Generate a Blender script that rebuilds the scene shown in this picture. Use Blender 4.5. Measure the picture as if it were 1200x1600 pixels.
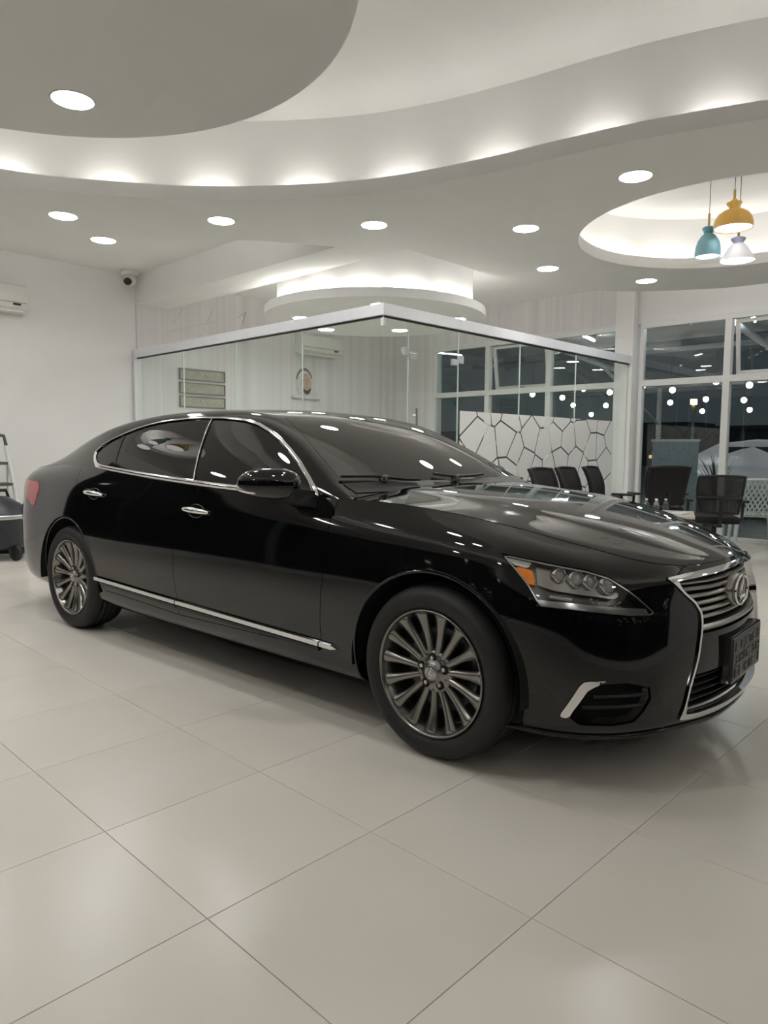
import bpy, bmesh, math, random
import numpy as np
from mathutils import Vector, Matrix
from mathutils.geometry import tessellate_polygon
from mathutils.bvhtree import BVHTree

for _o in list(bpy.data.objects): bpy.data.objects.remove(_o, do_unlink=True)
random.seed(7)
PI = math.pi
SC = bpy.context.scene
COL = SC.collection

# ---------------------------------------------------------------- camera
# room axes: +X runs right-and-away along the left wall, +Y runs left-and-away along the window wall
CAM_H = 1.2252
cam = bpy.data.cameras.new('camera'); cam.sensor_fit = 'HORIZONTAL'; cam.sensor_width = 36
cam.lens = 1114.43 / 1200 * 36; cam.clip_start = .05; cam.clip_end = 400
camo = bpy.data.objects.new('camera', cam); COL.objects.link(camo)
_yaw, _pitch, _roll = .7712, .0892, -.0075
_d = Vector((math.cos(_yaw) * math.cos(_pitch), math.sin(_yaw) * math.cos(_pitch), -math.sin(_pitch)))
_r = Vector((math.sin(_yaw), -math.cos(_yaw), 0)); _u = _r.cross(_d)
_r2 = _r * math.cos(_roll) - _u * math.sin(_roll); _u2 = _u * math.cos(_roll) + _r * math.sin(_roll)
camo.matrix_world = Matrix.Translation((0, 0, CAM_H)) @ Matrix((_r2, _u2, -_d)).transposed().to_4x4()
SC.camera = camo

# ---------------------------------------------------------------- night sky, exposure
W = bpy.data.worlds.new('night'); SC.world = W; W.use_nodes = True
W.node_tree.nodes['Background'].inputs[0].default_value = (.042, .050, .054, 1)
W.node_tree.nodes['Background'].inputs[1].default_value = 1.0
SC.view_settings.view_transform = 'Standard'; SC.view_settings.look = 'None'
SC.view_settings.exposure = 0.0; SC.view_settings.gamma = 1.0
SC.view_settings.use_curve_mapping = False

# ---------------------------------------------------------------- helpers
def link(o, parent=None):
    COL.objects.link(o)
    if parent is not None: o.parent = parent
    return o
def tag(o, label=None, cat=None, group=None, kind=None):
    if label: o['label'] = label
    if cat: o['category'] = cat
    if group: o['group'] = group
    if kind: o['kind'] = kind
    return o
def empty(name, loc=(0, 0, 0), rz=0, label=None, cat=None, group=None):
    o = bpy.data.objects.new(name, None); o.location = loc; o.rotation_euler = (0, 0, rz); o.empty_display_size = .1
    link(o); return tag(o, label, cat, group)
def mesh(name, v, f, mat, parent=None, smooth=False, loc=None):
    me = bpy.data.meshes.new(name); me.from_pydata([tuple(map(float, p)) for p in v], [], [tuple(map(int, p)) for p in f]); me.update()
    if mat is not None: me.materials.append(mat)
    if smooth: me.polygons.foreach_set('use_smooth', [True] * len(me.polygons))
    o = bpy.data.objects.new(name, me)
    if loc is not None: o.location = loc
    return link(o, parent)
class MB:
    """collects shapes into one mesh"""
    def __init__(s): s.v = []; s.f = []; s.sm = []
    def add(s, v, f, smooth=False):
        n = len(s.v); s.v += [tuple(map(float, p)) for p in v]; s.f += [tuple(i + n for i in q) for q in f]; s.sm += [smooth] * len(f); return s
    def box(s, x0, x1, y0, y1, z0, z1, b=0):
        if b <= 0:
            v = [(x, y, z) for x in (x0, x1) for y in (y0, y1) for z in (z0, z1)]
            return s.add(v, [(0,1,3,2),(4,6,7,5),(0,4,5,1),(2,3,7,6),(0,2,6,4),(1,5,7,3)])
        bm = bmesh.new(); bmesh.ops.create_cube(bm, size=1)
        for q in bm.verts: q.co = ((x0+x1)/2 + q.co.x*(x1-x0), (y0+y1)/2 + q.co.y*(y1-y0), (z0+z1)/2 + q.co.z*(z1-z0))
        bmesh.ops.bevel(bm, geom=bm.edges[:], offset=b, segments=2, affect='EDGES', profile=.5)
        return s.bm(bm)
    def bm(s, bm, M=None, smooth=False):
        bm.verts.index_update(); s.add([(M @ q.co) if M else q.co for q in bm.verts], [[q.index for q in f.verts] for f in bm.faces], smooth); bm.free(); return s
    def tube(s, pts, r, n=8, caps=True, smooth=True):
        pts = [Vector(p) for p in pts]; rs = r if isinstance(r, (list, tuple)) else [r] * len(pts); v = []; up = None
        for i, p in enumerate(pts):
            t = (pts[min(i+1, len(pts)-1)] - pts[max(i-1, 0)]).normalized()
            if up is None: up = Vector((0, 0, 1)) if abs(t.z) < .9 else Vector((1, 0, 0))
            a = t.cross(up).normalized(); b = a.cross(t).normalized(); up = b
            v += [p + (a * math.cos(2*PI*k/n) + b * math.sin(2*PI*k/n)) * rs[i] for k in range(n)]
        f = [(i*n+k, i*n+(k+1) % n, (i+1)*n+(k+1) % n, (i+1)*n+k) for i in range(len(pts)-1) for k in range(n)]
        s.add(v, f, smooth)
        if caps: s.add(v[:n], [tuple(range(n))[::-1]]); s.add(v[-n:], [tuple(range(n))])
        return s
    def lathe(s, prof, n=32, M=None, smooth=True, a0=0, a1=2*PI):
        """profile (r, z) turned about z"""
        full = abs(a1 - a0 - 2*PI) < 1e-6; m = n if full else n + 1
        v = [Vector((r*math.cos(a0+(a1-a0)*k/n), r*math.sin(a0+(a1-a0)*k/n), z)) for r, z in prof for k in range(m)]
        if M: v = [M @ q for q in v]
        f = [(i*m+k, i*m+(k+1) % m, (i+1)*m+(k+1) % m, (i+1)*m+k) for i in range(len(prof)-1) for k in range(n)]
        return s.add(v, f, smooth)
    def prism(s, loops, z0, z1, M=None, smooth_side=False, top=True, bottom=True):
        """extrude 2D outline(s); later loops are holes"""
        flat = [p for l in loops for p in l]; tr = tessellate_polygon([[Vector((p[0], p[1], 0)) for p in l] for l in loops])
        tf = lambda p: (M @ Vector(p)) if M else p
        if bottom: s.add([tf((p[0], p[1], z0)) for p in flat], tr)
        if top: s.add([tf((p[0], p[1], z1)) for p in flat], [q[::-1] for q in tr])
        for l in loops:
            n = len(l); v = [tf((p[0], p[1], z)) for z in (z0, z1) for p in l]
            s.add(v, [(i, (i+1) % n, n+(i+1) % n, n+i) for i in range(n)], smooth_side)
        return s
    def build(s, name, mat, parent=None, loc=None, fix=True):
        me = bpy.data.meshes.new(name); me.from_pydata(s.v, [], s.f); me.update()
        me.polygons.foreach_set('use_smooth', s.sm)
        if fix:
            bm = bmesh.new(); bm.from_mesh(me); bmesh.ops.recalc_face_normals(bm, faces=bm.faces[:]); bm.to_mesh(me); bm.free()
        if mat is not None: me.materials.append(mat)
        o = bpy.data.objects.new(name, me)
        if loc is not None: o.location = loc
        return link(o, parent)
def ch(o): return list(o.children)
def copy_tree(o, parent=None):
    c = o.copy(); link(c, parent)
    for k in ch(o): copy_tree(k, c)
    return c
def catmull(pts, n=12, closed=True):
    P = [np.array(p, float) for p in pts]; m = len(P); out = []
    for i in range(m if closed else m - 1):
        g = (lambda k: P[k % m]) if closed else (lambda k: P[min(max(k, 0), m-1)])
        p0, p1, p2, p3 = g(i-1), g(i), g(i+1), g(i+2)
        for k in range(n):
            t = k / n; out.append(.5*((2*p1)+(-p0+p2)*t+(2*p0-5*p1+4*p2-p3)*t*t+(-p0+3*p1-3*p2+p3)*t**3))
    if not closed: out.append(P[-1])
    return out
def offset_loop(L, d):
    """push a closed loop outward (counter-clockwise or not) by d"""
    A = np.array(L); t = np.roll(A, -1, 0) - np.roll(A, 1, 0); t /= np.hypot(*t.T)[:, None]
    area = .5 * np.sum(A[:, 0]*np.roll(A[:, 1], -1) - np.roll(A[:, 0], -1)*A[:, 1])
    n = np.c_[t[:, 1], -t[:, 0]] * (1 if area > 0 else -1)
    return [tuple(q) for q in A + n * d]
def circle(cx, cy, r, n=72): return [(cx + r*math.cos(2*PI*k/n), cy + r*math.sin(2*PI*k/n)) for k in range(n)]

# ---------------------------------------------------------------- materials
def mat(name, col, rough=.5, metal=0, spec=.5, coat=0, emit=None, es=0, alpha=None):
    m = bpy.data.materials.new(name); m.use_nodes = True; b = m.node_tree.nodes['Principled BSDF']
    b.inputs['Base Color'].default_value = (*col, 1); b.inputs['Roughness'].default_value = rough; b.inputs['Metallic'].default_value = metal
    b.inputs['Specular IOR Level'].default_value = spec; b.inputs['Coat Weight'].default_value = coat; b.inputs['Coat Roughness'].default_value = .03
    if emit: b.inputs['Emission Color'].default_value = (*emit, 1); b.inputs['Emission Strength'].default_value = es
    return m
def nd(m, t, **kw):
    n = m.node_tree.nodes.new(t)
    for k, v in kw.items():
        if k in n.inputs.keys(): n.inputs[k].default_value = v
        else: setattr(n, k, v)
    return n
def lk(m, a, b): m.node_tree.links.new(a, b)
def bsdf(m): return m.node_tree.nodes['Principled BSDF']
def grain(m, col1, col2, scale=8, detail=4, coord='Object', rough=None, bump=0, stretch=None):
    """two-tone noise over the base colour, optional roughness range and bump"""
    tc = nd(m, 'ShaderNodeTexCoord'); src = tc.outputs[coord]
    if stretch:
        mp = nd(m, 'ShaderNodeMapping'); mp.inputs['Scale'].default_value = stretch; lk(m, src, mp.inputs[0]); src = mp.outputs[0]
    n = nd(m, 'ShaderNodeTexNoise', Scale=scale, Detail=detail); lk(m, src, n.inputs['Vector'])
    r = nd(m, 'ShaderNodeValToRGB'); r.color_ramp.elements[0].position = .3; r.color_ramp.elements[1].position = .7
    r.color_ramp.elements[0].color = (*col1, 1); r.color_ramp.elements[1].color = (*col2, 1)
    lk(m, n.outputs['Fac'], r.inputs[0]); lk(m, r.outputs[0], bsdf(m).inputs['Base Color'])
    if rough:
        mr = nd(m, 'ShaderNodeMapRange'); mr.inputs[3].default_value, mr.inputs[4].default_value = rough
        lk(m, n.outputs['Fac'], mr.inputs[0]); lk(m, mr.outputs[0], bsdf(m).inputs['Roughness'])
    if bump:
        b = nd(m, 'ShaderNodeBump', Strength=bump, Distance=.01); lk(m, n.outputs['Fac'], b.inputs['Height']); lk(m, b.outputs[0], bsdf(m).inputs['Normal'])
    return m
def glass(name, tint=(.97, .985, .975), base=.04, gain=.96, frost=None):
    """clear pane: straight-through transmission with a mirror share that grows towards grazing"""
    m = bpy.data.materials.new(name); m.use_nodes = True; nt = m.node_tree; nt.nodes.clear()
    out = nd(m, 'ShaderNodeOutputMaterial'); tr = nd(m, 'ShaderNodeBsdfTransparent'); tr.inputs[0].default_value = (*tint, 1)
    gl = nd(m, 'ShaderNodeBsdfGlossy'); gl.inputs['Roughness'].default_value = 0; gl.inputs[0].default_value = (1, 1, 1, 1)
    lw = nd(m, 'ShaderNodeLayerWeight'); lw.inputs[0].default_value = .5
    p = nd(m, 'ShaderNodeMath', operation='POWER'); p.inputs[1].default_value = 5; lk(m, lw.outputs['Facing'], p.inputs[0])
    a = nd(m, 'ShaderNodeMath', operation='MULTIPLY_ADD'); a.inputs[1].default_value = gain; a.inputs[2].default_value = base; lk(m, p.outputs[0], a.inputs[0])
    mx = nd(m, 'ShaderNodeMixShader'); lk(m, a.outputs[0], mx.inputs[0]); lk(m, tr.outputs[0], mx.inputs[1]); lk(m, gl.outputs[0], mx.inputs[2])
    lk(m, mx.outputs[0], out.inputs[0]); return m
def emis(name, col, s):
    m = bpy.data.materials.new(name); m.use_nodes = True; nt = m.node_tree; nt.nodes.clear()
    o = nd(m, 'ShaderNodeOutputMaterial'); e = nd(m, 'ShaderNodeEmission'); e.inputs[0].default_value = (*col, 1); e.inputs[1].default_value = s
    lk(m, e.outputs[0], o.inputs[0]); return m

M = {}
M['ceil'] = grain(mat('ceiling paint', (.85, .842, .825), .85), (.84, .832, .815), (.86, .852, .835), 3)
M['wall'] = grain(mat('wall paint', (.82, .805, .80), .8), (.81, .795, .79), (.83, .815, .81), 2.5)
M['white'] = grain(mat('white powder coat', (.72, .72, .70), .35), (.71, .71, .69), (.74, .74, .72), 20)
M['rail'] = grain(mat('pale metal rail', (.76, .77, .80), .38, .05), (.74, .75, .78), (.78, .79, .82), 12)
M['plastic_w'] = grain(mat('white plastic', (.74, .73, .69), .4), (.73, .72, .68), (.76, .75, .71), 14)
M['black'] = grain(mat('black plastic', (.012, .012, .013), .45), (.010, .010, .011), (.016, .016, .017), 60)
M['fabric'] = grain(mat('black fabric', (.014, .013, .014), .9), (.010, .009, .010), (.022, .020, .021), 240)
M['meshfab'] = grain(mat('black mesh fabric', (.02, .018, .019), .8), (.012, .011, .012), (.035, .032, .033), 300)
bsdf(M['meshfab']).inputs['Alpha'].default_value = .72
M['chrome'] = grain(mat('chrome', (.82, .82, .83), .07, 1), (.80, .80, .81), (.85, .85, .86), 9)
M['steel'] = grain(mat('brushed steel', (.55, .55, .55), .3, 1), (.52, .52, .52), (.58, .58, .58), 60, stretch=(1, 1, 12))
M['glass'] = glass('clear partition glass', (.955, .985, .97), .022, .5)
M['winglass'] = glass('window glass', (.86, .90, .90), .045, .85)
M['lamp'] = emis('downlight diffuser', (1, .985, .965), 78)
M['cove'] = emis('warm led bar', (1, .975, .92), 27)
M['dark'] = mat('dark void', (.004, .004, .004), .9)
# ================================================================ THE SETTING
X0, Y0, Y1, X1 = 4.918, 4.806, 9.747, 10.181         # partition corner, left wall, window wall
XB, YB = -4.6, -4.4                                   # walls behind and right of the camera
ZS, ZC, ZU = 3.235, 3.63, 4.0                         # soffit, ceiling, upper ceiling in the big cove
S = lambda o: tag(o, kind='structure')

# ---- floor: slab with separate porcelain tiles
mt = mat('porcelain tile', (.56, .525, .45), .16, spec=.32)
tc = nd(mt, 'ShaderNodeTexCoord'); oi = nd(mt, 'ShaderNodeObjectInfo')
vm = nd(mt, 'ShaderNodeVectorMath', operation='ADD'); lk(mt, tc.outputs['Object'], vm.inputs[0]); lk(mt, oi.outputs['Location'], vm.inputs[1])
n1 = nd(mt, 'ShaderNodeTexNoise', Scale=1.3, Detail=5); lk(mt, vm.outputs[0], n1.inputs['Vector'])
rp = nd(mt, 'ShaderNodeValToRGB'); rp.color_ramp.elements[0].position = .32; rp.color_ramp.elements[1].position = .70
rp.color_ramp.elements[0].color = (.675, .640, .570, 1); rp.color_ramp.elements[1].color = (.715, .685, .620, 1)
lk(mt, n1.outputs['Fac'], rp.inputs[0])
hv = nd(mt, 'ShaderNodeHueSaturation'); mr = nd(mt, 'ShaderNodeMapRange'); mr.inputs[3].default_value = .965; mr.inputs[4].default_value = 1.035
lk(mt, oi.outputs['Random'], mr.inputs[0]); lk(mt, mr.outputs[0], hv.inputs['Value']); lk(mt, rp.outputs[0], hv.inputs['Color']); lk(mt, hv.outputs[0], bsdf(mt).inputs['Base Color'])
mr2 = nd(mt, 'ShaderNodeMapRange'); mr2.inputs[3].default_value = .20; mr2.inputs[4].default_value = .30
lk(mt, n1.outputs['Fac'], mr2.inputs[0]); lk(mt, mr2.outputs[0], bsdf(mt).inputs['Roughness'])
M['tile'] = mt
M['grout'] = grain(mat('grout', (.26, .235, .20), .9), (.22, .20, .165), (.30, .275, .235), 40)
floor = S(MB().box(XB, X1 + .06, YB, Y1, -.2, -.004).build('floor', M['grout']))
tag(floor, 'polished beige porcelain tile floor')
GX, GY, TS = .9451, 1.5497, .6
g = .0009
_tb = MB(); _c = .0012
_tv = [(g, g), (TS-g, g), (TS-g, TS-g), (g, TS-g)]; _ti = [(g+_c, g+_c), (TS-g-_c, g+_c), (TS-g-_c, TS-g-_c), (g+_c, TS-g-_c)]
_tb.add([(x, y, -.004) for x, y in _tv] + [(x, y, -.0009) for x, y in _tv] + [(x, y, 0) for x, y in _ti],
        [(0,1,5,4),(1,2,6,5),(2,3,7,6),(3,0,4,7),(4,5,9,8),(5,6,10,9),(6,7,11,10),(7,4,8,11),(8,9,10,11)])
tile0 = _tb.build('tile', M['tile'], floor)
cells = []
for i in range(-12, 18):
    for j in range(-12, 16):
        x, y = GX + i*TS, GY + j*TS
        if x > X1 + .04 or y > Y1 - .02 or x < XB - TS + .05 or y < YB - TS + .05: continue
        dpt = (x+.3)*math.cos(_yaw) + (y+.3)*math.sin(_yaw); lat = (x+.3)*math.sin(_yaw) - (y+.3)*math.cos(_yaw)
        vis = dpt > .8 and abs(lat) < dpt*.56 + .5
        cells.append((0 if vis else 1, math.hypot(x+.3, y+.3), x, y))
cells.sort(); near = cells[:290]; rest = cells[290:]
for k, (_, _, x, y) in enumerate(near):
    t = tile0 if k == 0 else tile0.copy()
    if k: link(t, floor)
    t.location = (x, y, 0)
rb = MB()
for _, _, x, y in rest: rb.add([(a + x, b + y, c) for a, b, c in _tb.v], _tb.f)
tag(rb.build('tile_field', M['tile'], floor), kind='stuff')

# ---- walls
mp = mat('striped wallpaper', (.60, .57, .58), .7)
tc = nd(mp, 'ShaderNodeTexCoord'); sx = nd(mp, 'ShaderNodeSeparateXYZ'); lk(mp, tc.outputs['Object'], sx.inputs[0])
ad = nd(mp, 'ShaderNodeMath', operation='ADD'); lk(mp, sx.outputs[0], ad.inputs[0]); lk(mp, sx.outputs[1], ad.inputs[1])
cx = nd(mp, 'ShaderNodeCombineXYZ'); lk(mp, ad.outputs[0], cx.inputs[0])
ns = nd(mp, 'ShaderNodeTexNoise', Scale=5.5, Detail=3); ns.inputs['Roughness'].default_value = .7; lk(mp, cx.outputs[0], ns.inputs['Vector'])
rp = nd(mp, 'ShaderNodeValToRGB'); rp.color_ramp.elements[0].position = .36; rp.color_ramp.elements[1].position = .64
rp.color_ramp.elements[0].color = (.66, .635, .635, 1); rp.color_ramp.elements[1].color = (.78, .76, .75, 1)
e = rp.color_ramp.elements.new(.5); e.color = (.735, .71, .715, 1)
lk(mp, ns.outputs['Fac'], rp.inputs[0]); lk(mp, rp.outputs[0], bsdf(mp).inputs['Base Color'])
M['paper'] = mp
XG = -.15
wl = S(MB().box(XG, X0 + .02, Y1, Y1 + .2, 0, ZC + .02).box(XB, XG, Y1, Y1 + .2, 0, .25).box(XB, XG, Y1, Y1 + .2, 3.0, ZC + .02).build('wall_left', M['wall']))
wo = MB().box(X0 + .02, X1, Y1 + .05, Y1 + .25, 0, ZC + .4).build('wallpaper_wall', M['paper'], wl)
po = MB().box(X0 + .02, 5.385, Y1 - .02, Y1 + .055, 0, ZS + .005).build('pilaster', M['paper'], wl)
MB().box(XG, X0 - .03, Y1 - .012, Y1 + .001, 0, .09).build('skirting', M['wall'], wl)
# thin raised branch motif on the wallpaper above the rail
bb = MB()
for pts in [[(5.45, 2.92), (5.75, 3.02), (6.25, 3.16)], [(5.55, 3.05), (5.72, 3.28)], [(6.1, 3.1), (6.25, 3.34)], [(6.05, 3.05), (6.3, 2.82)], [(6.7, 3.28), (6.85, 3.4), (6.72, 3.05)], [(6.5, 2.95), (6.75, 3.15)]]:
    bb.tube([(x, Y1 + .05, z) for x, z in pts], .007, 5)
bb.build('branch_motif', M['white'], wl)

wb_ = S(MB().box(XB, XB + .0, 0, 0, 0, 0).build('wall_back', M['wall']) if False else MB().box(XB - .2, XB, YB, Y1 + .2, 0, .25).box(XB - .2, XB, YB, Y1 + .2, 3.0, ZC + .45).build('wall_back', M['wall']))
ngl = mat('night shopfront glass', (.006, .008, .009), .04, spec=.5)
M['nightglass'] = grain(ngl, (.004, .006, .007), (.012, .014, .015), .8)
yy = YB
while yy < Y1 - .2:
    y2 = min(yy + 1.55, Y1)
    MB().box(XB - .06, XB - .045, yy + .04, y2 - .04, .29, 2.96).build('pane', M['nightglass'], wb_)
    MB().box(XB - .1, XB - .01, yy - .04, yy + .04, .25, 3.0).build('mullion', M['black'], wb_)
    yy = y2
xx = XB
while xx < XG - .1:
    x2 = min(xx + 1.483, XG)
    MB().box(xx + .04, x2 - .04, Y1 + .045, Y1 + .06, .29, 2.96).build('pane', M['nightglass'], wl)
    MB().box(xx - .04, xx + .04, Y1 + .01, Y1 + .1, .25, 3.0).build('mullion', M['black'], wl); xx = x2
wr = S(MB().box(4.0, X1 + .2, YB - .2, YB, 0, ZC + .45).box(XB - .2, 4.0, YB - .2, YB, 0, .25).box(XB - .2, 4.0, YB - .2, YB, 3.0, ZC + .45).build('wall_right', M['wall']))
xx = XB
while xx < 3.9:
    x2 = min(xx + 1.433, 4.0)
    MB().box(xx + .04, x2 - .04, YB - .06, YB - .045, .29, 2.96).build('pane', M['nightglass'], wr)
    MB().box(xx - .04, xx + .04, YB - .1, YB - .01, .25, 3.0).build('mullion', M['black'], wr); xx = x2

# ---- window wall: solid strip above the head, column, framed panes
HEAD, TRAN = 2.995, 2.19
ww = S(MB().box(X1 - .02, X1 + .2, YB, Y1 + .25, HEAD + .05, ZC + .42).build('wall_front', M['wall']))
MB().box(X1 - .028, X1 - .02, 5.03, Y1 + .05, HEAD + .06, ZC).build('wallpaper_panel', M['paper'], ww)
MB().box(X1 - .028, X1 + .2, 8.62, Y1 + .05, 0, HEAD + .05).build('wallpaper_pier', M['paper'], ww)
MB().box(X1 - .16, X1 + .2, 4.745, 5.02, 0, ZC).build('column', M['wall'], ww)
MB().box(X1 - .045, X1 - .018, YB, 8.62, HEAD + .045, HEAD + .075).build('head_ledge', M['rail'], ww)
def framed(n, ya, yb, mull, sash, low_panel=True):
    """one window: frame, mullions, transom and panes; sash = bay index with a tilted-open top-hung leaf"""
    mull = sorted(mull); w = S(empty('window_%d' % n, (X1, 0, 0))); F_ = M['white']; x0, x1 = -.05, .04
    MB().box(x0, x1, ya, ya + .055, .0, HEAD + .05, .004).build('jamb', F_, w); MB().box(x0, x1, yb - .055, yb, 0, HEAD + .05, .004).build('jamb', F_, w)
    MB().box(x0, x1, ya + .05, yb - .05, HEAD - .02, HEAD + .05, .004).build('head', F_, w)
    MB().box(x0, x1, ya + .05, yb - .05, 0, .06, .004).build('sill', F_, w)
    MB().box(x0 - .004, x1, ya + .05, yb - .05, TRAN - .045, TRAN + .045, .004).build('transom', F_, w)
    for m in mull: MB().box(x0 - .008, x1, m - .045, m + .045, .05, HEAD - .01, .004).build('mullion', F_, w)
    edges = [ya + .055] + [q for m in mull for q in (m - .045, m + .045)] + [yb - .055]
    for b in range(len(mull) + 1):
        p, q = edges[2*b], edges[2*b+1]
        MB().box(-.006, .006, p, q, .06, TRAN - .045).build('pane', M['winglass'], w)
        if b in sash:
            s = MB(); hh = HEAD - .03 - TRAN - .055; wd = q - p - .05
            s.box(-.025, .025, 0, .045, -hh, 0).box(-.025, .025, wd - .045, wd, -hh, 0).box(-.025, .025, .045, wd - .045, -.045, 0).box(-.025, .025, .045, wd - .045, -hh, -hh + .045)
            so = s.build('open_sash', F_, w); so.location = (.02, p + .025, HEAD - .03); so.rotation_euler = (0, math.radians(-9), 0)
            MB().box(-.005, .005, .045, wd - .045, -hh + .045, -.045).build('pane', M['winglass'], so)
            MB().box(-.045, -.02, wd/2 - .05, wd/2 + .05, -hh + .005, -hh + .035, .004).build('latch', M['steel'], so)
        else:
            MB().box(-.006, .006, p, q, TRAN + .045, HEAD - .02).build('pane', M['winglass'], w)
    return w
framed(1, 5.02, 8.62, (7.40, 6.20), (1,))
framed(2, YB + .05, 4.69, (3.47, 2.25, 1.0, -.3, -1.6, -2.9), (1, 3, 5))

# ---- ceiling
cove_pts = [(2.04, 6.10), (2.73, 5.72), (3.36, 5.21), (3.92, 4.505), (4.22, 3.90), (4.40, 3.25), (4.50, 2.70), (4.63, 2.13), (4.87, 1.47), (5.25, .65), (5.45, -.5), (5.0, -1.9),
            (3.6, -2.8), (1.6, -3.0), (-.6, -2.6), (-2.2, -1.4), (-2.9, .6), (-2.7, 3.0), (-1.9, 4.9), (-.6, 6.0), (.8, 6.35)]
COVE = [tuple(p) for p in catmull(cove_pts, 9)]
RC, RR_ = (7.055, 2.375), 1.4126
left_edge = [tuple(p) for p in catmull([(-4.6, 9.2), (-1.6, 8.75), (.8, 8.25), (2.2, 7.85), (2.95, 7.45), (3.45, 6.84), (3.84, 6.32), (4.19, 5.97), (4.55, 5.72), (4.97, 5.48)], 6, False)]
right_edge = [tuple(p) for p in catmull([(5.47, 5.03), (6.6, 5.03), (7.4, 5.01), (8.15, 4.75), (8.8, 4.28), (9.3, 3.55), (9.5, 2.8), (9.5, .5), (9.5, YB)], 6, False)]
outer = [(XB, YB)] + [(XB, 9.2)] + left_edge[1:] + [(4.97, Y1), (5.47, Y1)] + right_edge
LIP = .112
ceil_ = S(MB().prism([[(XB, YB), (X1 + .1, YB), (X1 + .1, Y1 + .2), (XB, Y1 + .2)], offset_loop(COVE, .37), circle(*RC, RR_ + .29)], ZC, ZC + .05).build('ceiling', M['ceil']))
tag(ceil_, 'off-white plaster ceiling with curved drops and lit coves')
RC2, RR2 = (.75, 7.42), .67
MB().prism([outer, COVE, circle(*RC, RR_), circle(*RC2, RR2, 48)], ZS, ZS + LIP, smooth_side=False).build('soffit', M['ceil'], ceil_)
# beam side and edge upstands between soffit and ceiling
MB().box(4.935, 4.985, 5.49, Y1 + .01, ZS - .0006, ZC + .01).build('beam_face', M['ceil'], ceil_)
ov = offset_loop(COVE, .34); n = len(ov)
MB().add([(x, y, z) for z in (ZS + LIP - .01, ZU + .01) for x, y in ov], [(i, (i+1) % n, n+(i+1) % n, n+i) for i in range(n)], True).build('cove_wall', M['ceil'], ceil_)
MB().prism([offset_loop(COVE, .40)], ZU, ZU + .05).build('upper_ceiling', M['ceil'], ceil_)
ov = circle(*RC, RR_ + .26); n = len(ov); ZR = 3.84
MB().add([(x, y, z) for z in (ZS + LIP - .01, ZR + .01) for x, y in ov], [(i, (i+1) % n, n+(i+1) % n, n+i) for i in range(n)], True).build('round_cove_wall', M['ceil'], ceil_)
MB().prism([circle(*RC, RR_ + .31)], ZR, ZR + .05).build('round_recess_ceiling', M['ceil'], ceil_)
# hanging island above the car
isl = MB().prism([circle(1.032, 3.513, 1.68, 120)], ZS, ZS + .14, smooth_side=True).prism([circle(1.032, 3.513, 1.2, 80)], ZS + .14, ZU + .01, smooth_side=True).build('ceiling_island', M['ceil'], ceil_)
# office drum with its wider disc
OD, ODR, ODZ = (6.846, 6.849), 1.458, 2.93
MB().prism([circle(*OD, ODR, 96)], ODZ, ODZ + .105, smooth_side=True).build('office_disc', M['ceil'], ceil_)
MB().prism([circle(*OD, ODR - .17, 96)], ODZ + .10, ZC + .01, smooth_side=True, bottom=False, top=False).build('office_drum', M['ceil'], ceil_)

# ---- lamps
def downlight(x, y, z, label, n=[0]):
    o = empty('downlight', (x, y, z), 0, label, 'downlight', 'round recessed downlights')
    if n[0] == 0:
        a = MB().lathe([(.112, .002), (.122, -.006), (.128, 0), (.128, .004)], 32).build('trim_ring', M['white'], o)
        b = MB().add([(.112*math.cos(2*PI*k/32), .112*math.sin(2*PI*k/32), -.003) for k in range(32)], [tuple(range(32))[::-1]]).build('diffuser', M['lamp'], o, fix=False)
        n.append((a.data, b.data)); n[0] = 1
    else:
        link(bpy.data.objects.new('trim_ring', n[1][0]), o); link(bpy.data.objects.new('diffuser', n[1][1]), o)
    return o
for x, y, l in [(2.66, 6.54, 'downlight at the far left of the soffit row, nearest the air conditioner'),
                (3.23, 7.005, 'downlight set lower than the row, left of the security camera'),
                (3.685, 5.634, 'second downlight from the left in the soffit row above the car'),
                (4.70, 4.72, 'soffit downlight straight above the glass partition corner'),
                (5.715, 3.774, 'soffit downlight just left of the round pendant recess'),
                (5.196, 2.49, 'largest right-hand downlight above the round pendant recess'),
                (7.12, 4.40, 'small downlight below and left of the round pendant recess'),
                (8.42, 3.85, 'small far downlight under the round recess, nearest the white column')]:
    downlight(x, y, ZS, l)
downlight(1.847, 4.355, ZS, 'large downlight in the hanging ceiling island at the upper left')
downlight(1.945, 2.70, ZS, 'downlight in the ceiling island just beyond the top edge of the photo')
for x, y in [(1.03, 2.2), (.1, 2.75), (.15, 4.2), (1.0, 4.75)]:
    downlight(x, y, ZS, 'ceiling island downlight behind the photographer, out of the picture')
for x, y in [(6.2, .2), (6.6, -2.0), (4.6, -3.5), (1.6, -3.75), (-1.6, -3.5), (-3.6, -1.8), (-3.75, 1.2), (-3.6, 4.0), (-2.4, 6.8), (-.75, 7.5), (1.9, 6.95), (8.4, .4), (8.4, -2.4)]:
    downlight(x, y, ZS, 'soffit downlight on the near side of the room, out of the picture')
for x, y, l in [(6.12, 7.5, 'left downlight in the underside of the office disc'), (6.19, 6.1, 'front downlight in the office disc, above the partition corner'),
                (7.55, 6.02, 'right downlight in the underside of the office disc'), (7.71, 7.2, 'rear downlight in the office disc seen through the glass'), (6.95, 7.95, 'added downlight at the back of the office disc, brightening the office')]:  # the rearmost one is an extra, added to brighten the office
    downlight(x, y, ODZ, l)
M['isl'] = emis('island led bar', (1, .975, .92), 11); M['wash'] = emis('added wall wash led bar', (1, .975, .93), 30); M['washl'] = emis('added left wash led bar', (1, .975, .93), 54)
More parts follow.
